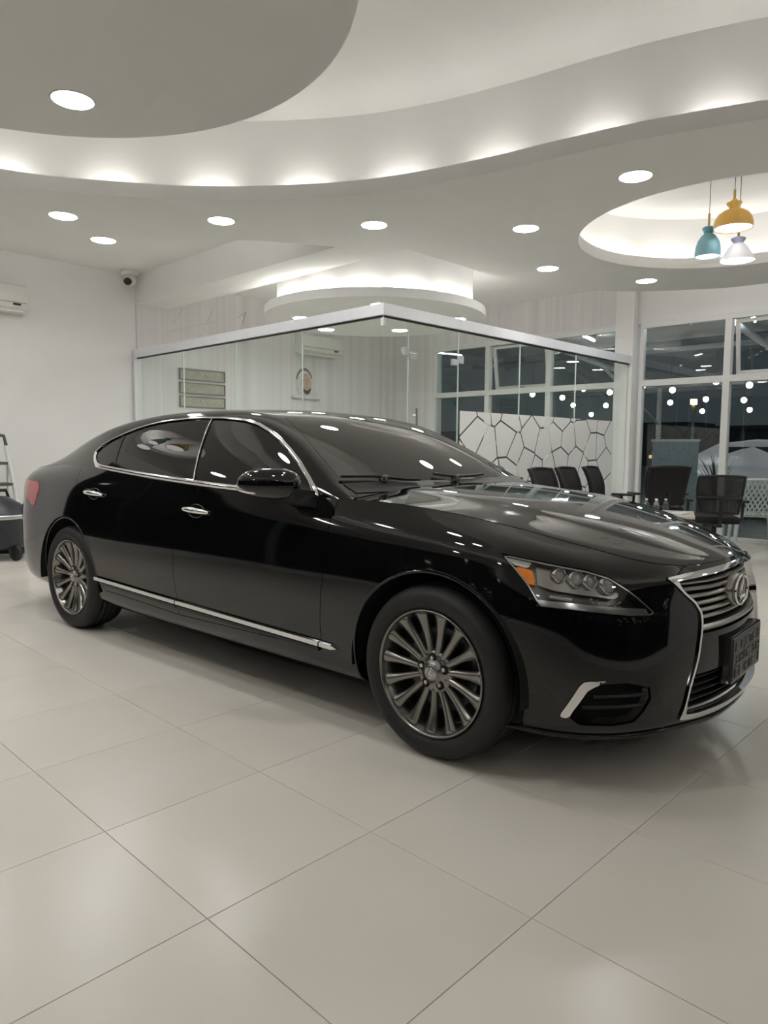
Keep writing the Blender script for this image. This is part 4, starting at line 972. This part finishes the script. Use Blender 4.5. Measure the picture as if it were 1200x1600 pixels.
_ga = (sdpoly(ring['v'][:, [0, 2]] + [_e, 0], DLO) - sdpoly(ring['v'][:, [0, 2]] - [_e, 0], DLO))/(2*_e); _gz = (sdpoly(ring['v'][:, [0, 2]] + [0, _e], DLO) - sdpoly(ring['v'][:, [0, 2]] - [0, _e], DLO))/(2*_e)
_t = np.c_[_ga, np.zeros(len(_ga)), _gz]; _t -= ring['n']*(_t*ring['n']).sum(1)[:, None]; _t /= np.maximum(np.linalg.norm(_t, axis=1), 1e-6)[:, None]
ring['v'] = ring['v'] + ring['n']*(.002 + .006*np.sin(PI*_u))[:, None]
ring['n'] = ring['n'] + _t*(.85*np.cos(PI*_u))[:, None]; ring['n'] /= np.linalg.norm(ring['n'], axis=1)[:, None]
lineB = lambda v, x0, z0, x1, z1: v[:, 0] - (x0 + (x1 - x0)*(v[:, 2] - z0)/(z1 - z0))
wf = carve(glz, -lineB(glz['v'], -1.648, 1.03, -1.738, 1.38)); wfront, rest_ = wf
pB, rest_ = carve(rest_, -lineB(rest_['v'], -1.768, 1.03, -1.85, 1.385))
wrear, rest_ = carve(rest_, -lineB(rest_['v'], -2.526, 1.068, -2.588, 1.304))
qd, wq = carve(rest_, -lineB(rest_['v'], -2.550, 1.068, -2.612, 1.304))
WSP = [(-1.315,.40),(-1.295,.515),(-1.274,.54),(-1.16,.58),(-1.052,.620),(-.94,.658),(-.839,.692),(-.73,.722),(-.60,.757),(-.40,.79),(-.40,0),(-1.335,0)]
WSP = WSP[:-2] + [(-.40,-.79)] + [(a, -s) for a, s in WSP[:-2][::-1]] + [(-1.338, 0)]
wsf = lambda v: np.where((v[:, 0] > -1.6) & (v[:, 2] > .9), sdpoly(v[:, [0, 1]], WSP), 1.)
ws, Gb = take(Gb, wsf, .001)
RWP = [(-3.02,.0),(-3.0,.50),(-3.03,.535),(-3.70,.585),(-3.74,.55),(-3.77,0)]; RWP = RWP + [(a, -s) for a, s in RWP[-2:0:-1]]
rw, Gb = take(Gb, lambda v: np.where(v[:, 0] < -2.7, sdpoly(v[:, [0, 1]], RWP), 1.), .001)
# hood rear edge
hd = carve(HD, (-.445 - .135*(HD['v'][:, 1]/.8)**2) - HD['v'][:, 0])[0]
hd = carve(hd, np.abs(hd['v'][:, 1]) - 10)[0]
dk = DK
# --- painted shell and panels
panel('body', both(join(rim(R, .014), Gb)), M['paint'], car)
hood_o = panel('hood', shift(both(rim(hd, .012)), .0015), M['paint'], car)
panel('boot_lid', shift(both(dk), .001), M['paint'], car)
bump_o = panel('front_bumper', both(rim(bp, .014)), M['paint'], car)
doors = {}
for sg, nm in ((1, 'right'), (-1, 'left')):
    mm = (lambda q: q) if sg == 1 else mirror
    for kind, pm in (('front', df), ('rear', drr)):
        d = panel('%s_door' % kind, mm(rim(pm, .012)), M['paint'], car); doors[kind, sg] = d
        if kind == 'front': panel('side_window', mm(shift(wfront, -.003)), M['tint'], d); panel('pillar_trim', mm(pB), M['gloss'], d)
        else: panel('side_window', mm(shift(wrear, -.003)), M['tint'], d); panel('quarter_window', mm(shift(wq, -.003)), M['tint'], d); panel('window_divider', mm(qd), M['gloss'], d)
    panel('window_surround', mm(ring), M['chrome'], car)
for sg in (1, -1):
    run = []
    for k in range(12):
        z = 1.04 + .345*k/11; a = -1.650 - .088*(z - 1.03)/.35; p_, n_ = _cast(bvg, (a, 3, z), (0, -1, 0)); run.append((p_[0] + 0, -(p_[1] + n_[1]*.003)*sg, p_[2] + n_[2]*.003))
    MB().tube(run, .0045, 6).build('pillar_bead', M['satin'], doors['front', sg])
panel('windscreen', both(ws), M['screen'], car)
panel('rear_window', both(rw), M['tint'], car)
panel('tail_light', rim(shift(tl, .002), .01), M['redl'], car); panel('tail_light', mirror(rim(shift(tl, .002), .01)), M['redl'], car)
# dark floor pan, liners
ub = MB(); ub.box(-4.0, .50, -.56, .56, .17, .76); ub.box(-2.62, -.42, -.80, .80, .19, .34); ub.box(-3.7, -.75, -.66, .66, .8, 1.0)
ub.build('underbody', M['dark'], car)
for a0 in (0, -WB):
    for sg in (1, -1):
        mw = Matrix.Translation((a0, -sg*.56, ZW)) @ Matrix.Rotation(sg*PI/2, 4, 'X')
        MB().lathe([(.412, .36), (.415, .30), (.415, 0.0), (.0, .0)], 48, M=mw, a0=-.12, a1=PI + .12).build('wheel_liner', M['dark'], car)
# arch lips
for a0 in (0, -WB):
    runs = []
    run = []
    for k in range(60):
        th = -.33 + (PI + .66)*k/59; p, n_ = on_side(a0 + .403*math.cos(th), ZW + .403*math.sin(th))
        if p is not None and p[2] > .21: run.append(p - n_*.004)
    for sg in (1, -1): MB().tube([(q[0], -q[1]*sg, q[2]) for q in run], .007, 6).build('arch_lip', M['paint'], car)

# --- wheels
tyre_p = [(.238,-.225),(.262,-.242),(.31,-.246),(.334,-.230),(.344,-.205),(.3475,-.172),(.3482,-.160),(.341,-.158),(.341,-.150),(.3485,-.148),(.3490,-.120),(.341,-.118),(.341,-.110),(.3490,-.108),(.3485,-.082),(.341,-.080),(.341,-.072),(.3482,-.070),(.3472,-.055),(.343,-.030),(.334,-.010),(.318,.004),(.296,.009),(.272,.004),(.258,-.006),(.250,-.016),(.246,-.03)]
rim_p = [(.236,-.215),(.225,-.20),(.222,-.10),(.228,-.04),(.236,-.024),(.243,-.008),(.2455,.000),(.250,.0025),(.2535,-.001),(.2535,-.012)]
spk = []
NS = 15
for j in range(10):
    t = j/9; r = .060 + t*.1875; z = -.034 + .028*t**1.4 + (-.006*math.sin(t*PI)); hw = .0115 + .0065*t + .0125*max(0, (t-.50)/.50)**2; th = .032 - .01*t
    spk += [(r, -hw*1.05, z - .012 - th*.4), (r, -hw, z - .004), (r, -hw*.25, z + .001), (r, hw*.25, z + .001), (r, hw, z - .004), (r, hw*1.05, z - .012 - th*.4)]
spf = [(i*6+k, i*6+k+1, (i+1)*6+k+1, (i+1)*6+k) for i in range(9) for k in range(5)] + [tuple(range(6))[::-1], tuple(range(54, 60))]
def emblem_runs(rx, rz, n=36):
    ring_ = [(rx*math.cos(2*PI*k/n), rz*math.sin(2*PI*k/n)) for k in range(n + 1)]
    ell = [(.22*rx, .82*rz), (-.10*rx, .15*rz), (-.36*rx, -.36*rz), (-.30*rx, -.50*rz), (.72*rx, -.50*rz)]
    return ring_, ell
proto = None
def make_wheel():
    w = MB().lathe(rim_p, 72).build('wheel', M['alloy'], car)
    MB().lathe(tyre_p, 96).build('tyre', M['rubber'], w)
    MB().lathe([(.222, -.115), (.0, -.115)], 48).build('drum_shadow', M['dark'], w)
    MB().lathe([(.165, -.098), (.172, -.100), (.172, -.112), (.09, -.112), (.09, -.098), (.165, -.098)], 48).build('brake_disc', mat('brake disc', (.10, .10, .10), .35, .9), w)
    MB().lathe([(.092, -.075), (.088, -.045), (.080, -.036), (.066, -.0335), (.035, -.030), (.034, -.024), (.0, -.024)], 48).build('hub', M['alloy'], w)
    sp0 = None
    for k in range(NS):
        if sp0 is None: s = MB().add(spk, spf, True).build('spoke', M['alloy'], w); sp0 = s.data
        else: s = link(bpy.data.objects.new('spoke', sp0), w)
        s.rotation_euler = (0, 0, 2*PI*k/NS + .12)
    for k in range(5):
        a = 2*PI*k/5 + .35; c, s_ = .0575*math.cos(a), .0575*math.sin(a)
        MB().lathe([(.0195, -.060), (.0195, -.0325), (.018, -.0315), (.0, -.0315)], 20, M=Matrix.Translation((c, s_, 0))).build('lug_well_shade', M['dark'], w)  # solid black cap, painting the shade of an open lug hole
        MB().lathe([(.0085, -.034), (.0085, -.027), (.006, -.0245), (.0, -.0245)], 6, M=Matrix.Translation((c, s_, 0)), smooth=False).build('lug_nut', M['steel'], w)
    MB().lathe([(.033, -.030), (.033, -.020), (.030, -.0175), (.0, -.017)], 32).build('centre_cap', M['satin'], w)
    ring_, ell = emblem_runs(.020, .020)
    MB().tube([(x, y, -.017) for x, y in ring_], .0016, 6, caps=False).tube([(x, y, -.017) for x, y in ell], .0022, 6).build('cap_emblem', M['chrome'], w)
    return w
def place(w, a, sg):
    w.location = (a, -sg*(.92 if a == 0 else .908), ZW); w.rotation_euler = (sg*PI/2, (.15 if a == 0 else .5), 0) if False else (sg*PI/2, 0, 0)
wh0 = make_wheel(); place(wh0, 0, 1)
for a, sg in ((-WB, 1), (0, -1), (-WB, -1)): place(copy_tree(wh0, car), a, sg)

# --- headlights
def hp(a, s, z, d=0):
    p, n_ = on_corner(a, s, z); return (p - n_*d, n_)
for sg in (1, -1):
    mm = (lambda q: q) if sg == 1 else mirror
    h = panel('headlight', mm(shift(hl, -.075)), M['hldark'], car)
    hw_ = rim(hl, .078); wall_only = {'v': hw_['v'], 'n': hw_['n'], 't': hw_['t'][len(hl['t']):]}
    panel('bezel_wall', mm(wall_only), M['hldark'], h)
    edge = carve(hl, corner(HL)(hl['v']) + .006)[1]
    panel('lens_border', mm(shift(edge, -.003)), M['hlsil'], h)
    panel('lens', mm(shift(hl, .0005)), M['lens'], h)
    sub = lambda pts, d: shift(carve(hl, corner(pts)(hl['v']))[0], -d)
    am = rim(sub([(.337,.861,.805),(.405,.836,.792),(.428,.845,.741),(.399,.857,.746)], .010), .03); panel('amber_reflector', mm(am), M['amber'], h)
    sv = rim(sub([(.30,.86,.838),(.395,.819,.826),(.389,.84,.798),(.345,.86,.808)], .010), .03); panel('upper_reflector', mm(sv), M['hlsil'], h)
    bs = rim(sub([(.44,.856,.692),(.545,.805,.686),(.626,.746,.677),(.702,.668,.667),(.745,.60,.662),(.753,.59,.638),(.702,.668,.641),(.626,.746,.653),(.545,.805,.664),(.45,.856,.669)], .012), .02); panel('lower_light_bar', mm(bs), M['hlsil'], h)
    up = rim(sub([(.41,.82,.818),(.47,.779,.806),(.554,.715,.789),(.62,.667,.768),(.665,.635,.725),(.66,.655,.70),(.60,.71,.712),(.53,.765,.722),(.47,.80,.730),(.43,.84,.745)], .040), .01); panel('reflector_bowl', mm(up), M['satin'], h)
    for (a, s, z, r) in ((.490,.789,.790,.024), (.545,.757,.778,.028), (.588,.728,.771,.025), (.640,.680,.761,.033)):
        p, n_ = hp(a, s, z - .006, .036); ax = (n_*.55 + Vector((1, .15, 0))*.8).normalized(); q = Vector((p[0], -p[1]*sg, p[2])); axl = Vector((ax[0], -ax[1]*sg, ax[2]))
        Mx = Matrix.Translation(q) @ axl.to_track_quat('Z', 'Y').to_matrix().to_4x4()
        pr = MB().lathe([(r*1.15, -.012), (r*1.2, .012), (r*1.02, .016), (r, .006)], 28, M=Mx).build('projector_ring', M['hlsil'], h)
        MB().lathe([(r, .004), (r*.86, r*.42), (r*.5, r*.72), (0, r*.82)], 28, M=Mx).build('projector_lens', mat('projector glass', (.34, .34, .345), .03, spec=1.0, coat=.6) if sg == 1 and a < .5 else bpy.data.materials['projector glass'], h)
    # faceted diamond field of the inner lamp
    fb = MB(); kk = random.Random(4)
    for i in range(9):
        for j in range(5):
            a, s, z = .600 + .015*i + .004*j, .735 - .0165*i - .006*j, .700 - .006*i - .010*j + .002
            if not (sdpoly(np.array([w_of((a, s, z))]), [w_of(q) for q in HL])[0] < -.008) or z < .66: continue
            p, n_ = hp(a, s, z, .035); c = Vector((p[0], -p[1]*sg, p[2])); n2 = Vector((n_[0], -n_[1]*sg, n_[2])); u = n2.cross(Vector((0, 0, 1))).normalized(); w2 = u.cross(n2); e_ = .0075
            fb.add([c + u*e_, c + w2*e_*.7, c - u*e_, c - w2*e_*.7, c + n2*(.004 + .004*kk.random()) + u*kk.uniform(-.003, .003)], [(0, 1, 4), (1, 2, 4), (2, 3, 4), (3, 0, 4)])
    fb.build('facet_field', M['hlsil'], h)
    md = [hp(.475, .83, .706, .03)[0], hp(.545, .785, .698, .03)[0]]
    MB().tube([(q[0], -q[1]*sg, q[2]) for q in md], .008, 8).build('side_marker', M['hlsil'], h)

# --- grille
_fw = .0095 + .012*np.clip((.31 - gr['v'][:, 2])/.04, 0, 1) + .009*np.clip((gr['v'][:, 2] - .72)/.03, 0, 1)
fr_in, fr = carve(gr, front(GRL)(gr['v']) + _fw)
grille = panel('grille', both(shift(fr_in, -.070)), M['dark'], car)
panel('grille_frame', both(rim(shift(fr, .008), .03)), M['chrome'], grille)
def follow(z, smax, d, n=40):
    out = []
    for k in range(n + 1):
        s = -smax + 2*smax*k/n; p, n_ = on_front(abs(s), z)
        if p is not None: q = p - n_*d; out.append((q[0], -q[1]*(1 if s >= 0 else -1), q[2]))
    return out
def bar(name, z, smax, d, hh, dd, m, parent, n=40):
    c = follow(z, smax, d, n); v = []
    for x, y, zz in c: v += [(x - dd, y, zz + hh*.9), (x - dd*.25, y, zz + hh), (x, y, zz + hh*.35), (x, y, zz - hh*.35), (x - dd*.25, y, zz - hh), (x - dd, y, zz - hh*.9)]
    f = [(i*6+k, i*6+(k+1) % 6, (i+1)*6+(k+1) % 6, (i+1)*6+k) for i in range(len(c)-1) for k in range(6)] + [tuple(range(6)), tuple(range((len(c)-1)*6, len(c)*6))[::-1]]
    return MB().add(v, f, False).build(name, m, parent)
for z, s in ((.741, .440), (.713, .420), (.686, .400), (.658, .380), (.630, .366), (.603, .366)): bar('grille_slat', z, s, .030, .0085, .028, M['satin'], grille)
bar('lower_grille_bar', .566, .372, .012, .013, .03, M['satin'], grille)
lp = carve(fr_in, .402 - fr_in['v'][:, 2])[0]; lp = carve(lp, lp['v'][:, 2] - .548)[0]; panel('lower_panel', both(rim(shift(lp, -.012), .02)), M['gloss'], grille)
for k, z in enumerate((.385, .357, .329, .301, .273)): bar('intake_fin', z, .405 + .013*k, .022, .0045, .03, M['black'], grille)
# emblem
p, n_ = on_front(0.0, .668); ex = p[0] - .010; 
MB().lathe([(0, .006), (.9, .004), (1, 0), (1, -.03)], 40, M=Matrix.Translation((ex - .012, 0, .668)) @ Matrix.Diagonal((1, .098, .066, 1)) @ Matrix.Rotation(PI/2, 4, 'Y')).build('emblem_base', M['satin'], grille)
ring_, ell = emblem_runs(.086, .058)
MB().tube([(ex, x, .668 + z) for x, z in ring_], .0065, 8, caps=False).tube([(ex, x, .668 + z) for x, z in ell], [.006, .008, .009, .009, .006], 8).build('emblem', M['chrome'], grille)
# number plate: dark with pressed marks
pl = MB().box(.868, .912, -.205, .205, .328, .516, .006).build('number_plate', M['gloss'], car)
MB().box(.9122, .914, -.193, .193, .340, .504, .001).build('plate_face', grain(mat('plate face', (.030, .031, .030), .4), (.027, .028, .027), (.036, .037, .036), 30), pl)
mk_ = MB(); rr = random.Random(12)
for row in range(3):
    for c in range(6):
        y0 = .170 - c*.060; z0 = .488 - row*.052
        for q in range(3):
            a = rr.choice([(0, 0, 0, -.034), (0, 0, -.036, 0), (0, -.034, -.036, -.034), (-.018, 0, -.018, -.034), (-.036, 0, -.036, -.034), (0, -.017, -.030, -.017)])
            mk_.tube([(.9145, y0 + a[0], z0 + a[1]), (.9145, y0 + a[2], z0 + a[3])], .0035, 5)
mk_.build('plate_marks', grain(mat('plate marks', (.14, .14, .135), .4), (.12, .12, .115), (.16, .16, .155), 40), pl)['kind'] = 'stuff'
# lamps and fins in the bumper corners
for sg in (1, -1):
    mm = (lambda q: q) if sg == 1 else mirror
    fo = panel('fog_recess', mm(shift(fg, -.05)), M['dark'], bump_o)
    panel('fog_trim', mm(rim(shift(fc, .006), .02)), M['chrome'], bump_o)
    for (p0, p1) in (((.612, .762, .357), (.750, .615, .362)), ((.578, .782, .315), (.738, .627, .323))):
        run = []
        for k in range(13):
            t = k/12; q, n_ = hp(*[p0[i] + (p1[i] - p0[i])*t for i in range(3)], .014); run.append((q[0], -q[1]*sg, q[2]))
        MB().tube(run, .008, 6).build('fog_fin', M['black'], bump_o)
# bumper lower lip
lipr = []
for k in range(40):
    i = int(NU*.80) + k*int(NU*.199)//39; q = LBG[min(i, NU-1), 4]; lipr.append((q[0] + .004, q[1] + .004, q[2] - .005))
tubes('chin_lip', [lipr], .012, M['gloss'], bump_o)

# --- sill brightwork along the doors
def strip(a0, a1, z0, z1, hh, off, m, parent, sg, taper=False, n=40):
    v = []
    for k in range(n + 1):
        t = k/n; a = a0 + (a1 - a0)*t; z = z0 + (z1 - z0)*t; p, n_ = on_side(a, z); h_ = hh*(1 if not taper else max(.18, min(1, (1 - t)*3.0)))
        for dz, do in ((h_, -.004), (h_*.7, off), (-h_*.7, off), (-h_, -.004)): v.append((p[0], -(p[1] + do)*sg, z + dz))
    f = [(i*4+k, i*4+k+1, (i+1)*4+k+1, (i+1)*4+k) for i in range(n) for k in range(3)] + [(0, 1, 2, 3), tuple(range(n*4, n*4+4))[::-1]]
    return MB().add(v, f).build('sill_trim', m, parent)
for sg in (1, -1):
    strip(-1.752, -2.655, .372, .392, .0145, .016, M['chrome'], doors['rear', sg], sg)
    strip(-1.744, -.615, .372, .3515, .0145, .016, M['chrome'], doors['front', sg], sg)
    strip(-.608, -.50, .351, .349, .0135, .015, M['chrome'], car, sg, True)
    strip(-1.752, -2.60, .345, .365, .010, .010, M['gloss'], doors['rear', sg], sg); strip(-1.744, -.62, .345, .325, .010, .010, M['gloss'], doors['front', sg], sg)
# --- door handles: bright pull over a dark cup
for sg in (1, -1):
    for kind, a, z in (('front', -1.575, .885), ('rear', -2.69, .924)):
        p, n_ = on_side(a, z); d = doors[kind, sg]; run = []
        for k in range(15):
            t = k/14*2 - 1; q, m_ = on_side(a + .112*t, z - .003*t); o_ = q + m_*(.004 + .026*(1 - t*t)**.5); run.append((o_[0], -o_[1]*sg, o_[2]))
        rr_ = [.006 + .010*(1 - (k/14*2-1)**2)**.5 for k in range(15)]
        MB().tube(run, rr_, 12).build('door_handle', M['chrome'], d)
        cup = []; cupf = []
        for k in range(24):
            th = 2*PI*k/24; q, m_ = on_side(a + .070*math.cos(th), z + .034*math.sin(th)); o_ = q + m_*.0015; cup.append((o_[0], -o_[1]*sg, o_[2]))
        q = p - n_*.0; MB().add(cup + [(q[0], -(q[1] + .002)*sg, q[2])], [(k, (k+1) % 24, 24) for k in range(24)], True).build('handle_cup', M['gloss'], d)
        MB().tube(cup + [cup[0]], .0028, 6, caps=False).build('cup_edge', M['paint'], d)

# --- door mirrors
def mirror_unit(sg):
    """housing folded half back: swept from the pivot P outwards and rearwards"""
    P0, D0 = (np.array((-.735, .950)), np.array((-.262, .112))) if sg > 0 else (np.array((-.84, .935)), np.array((-.28, .03))); rings = 18; seg = 28; v = []; L0 = np.hypot(*D0); dx = D0 / L0; nx = np.array((dx[1], -dx[0])); nx = nx if nx[1] > 0 or nx[0] > 0 else -nx
    prof = lambda t: max(0.0, 1 - (abs(t - .40)/(.62 if t > .40 else .52))**2.8)**.5
    for i in range(rings + 1):
        t = -.06 + 1.06*i/rings; k = prof(t); c0 = P0 + D0*t
        for j in range(seg):
            th = 2*PI*j/seg; c, s_ = math.cos(th), math.sin(th)
            off = (.070 if c > 0 else .045)*k*np.sign(c)*abs(c)**.85; z = (.074 if s_ > 0 else .074 - .018*t)*k*np.sign(s_)*abs(s_)**.9
            q = c0 + nx*off; v.append((q[0], -q[1]*sg, 1.060 - .004*t + z))
    f = [(i*seg+j, i*seg+(j+1) % seg, (i+1)*seg+(j+1) % seg, (i+1)*seg+j) for i in range(rings) for j in range(seg)] + [tuple(range(seg)), tuple(range(rings*seg, (rings+1)*seg))[::-1]]
    o = MB().add(v, f, True).build('door_mirror', M['paint'], car)
    b0 = [(-.69, .862, .955), (-.86, .872, .955), (-.82, .985, .985), (-.70, .985, .985), (-.70, .86, 1.03), (-.84, .865, 1.03), (-.81, .985, 1.045), (-.70, .985, 1.045)]
    MB().add([(a, -s*sg, z) for a, s, z in b0], [(0,1,2,3),(4,7,6,5),(0,4,5,1),(1,5,6,2),(2,6,7,3),(3,7,4,0)]).build('mirror_foot', M['black'], o)
    run = []; rr_ = []
    for k in range(16):
        t = .30 + .69*k/15; c0 = P0 + D0*t + nx*.058*prof(t)*.86; run.append((c0[0], -c0[1]*sg, 1.060 - .004*t - (.074 - .018*t)*prof(t)*.60 + .004)); rr_.append(.003 + .0105*min(1, k/9)*(1 if k < 15 else .5))
    MB().tube(run, rr_, 8).build('indicator_strip', M['chrome'], o)
    return o
for sg in (1, -1): mirror_unit(sg)
# --- cowl and wipers
cw = MB(); nn_ = 30; v = []
for k in range(nn_ + 1):
    s = -.76 + 1.52*k/nn_; a = -.445 - .135*(s/.8)**2
    for da, dz in ((.03, -.035), (-.02, -.012), (-.055, .004)): 
        h = _cast(bvg, (a + da, abs(s), 3), (0, 0, -1))[0]; zz = (h[2] if h is not None else 1.03) + .004; v.append((a + da, -s, zz if da < 0 else zz))
cw.add(v, [(i*3+k, i*3+k+1, (i+1)*3+k+1, (i+1)*3+k) for i in range(nn_) for k in range(2)], True).build('cowl', M['black'], car)
def gz(a, s): h, n_ = _cast(bvg, (a, abs(s), 3), (0, 0, -1)); return (h, n_) if h is not None else (Vector((a, abs(s), 1.03)), Vector((0, 0, 1)))
for pts, piv in (([(-.66, .745), (-.632, .67), (-.605, .59), (-.57, .51), (-.535, .43), (-.515, .34)], (-.565, .545)), ([(-.545, .19), (-.52, .09), (-.51, -.02), (-.515, -.13), (-.53, -.24)], (-.495, .065))):
    run = []
    for a, s in pts: h, n_ = gz(a, s); q = h + n_*.016; run.append((q[0], -s, q[2]))
    w = MB().tube(run, .008, 6).build('wiper', M['black'], car)
    h, n_ = gz(*piv); c0 = (h[0], -piv[1], h[2] + .012); k = len(run)//2
    MB().tube([c0, ((c0[0]+run[k][0])/2, (c0[1]+run[k][1])/2 , c0[2] + .012), run[k]], [.02, .013, .008], 8).build('wiper_arm', M['black'], w)
    MB().lathe([(.021, -.02), (.021, .004), (.015, .011), (0, .012)], 20, M=Matrix.Translation(c0)).build('wiper_cap', M['gloss'], w)
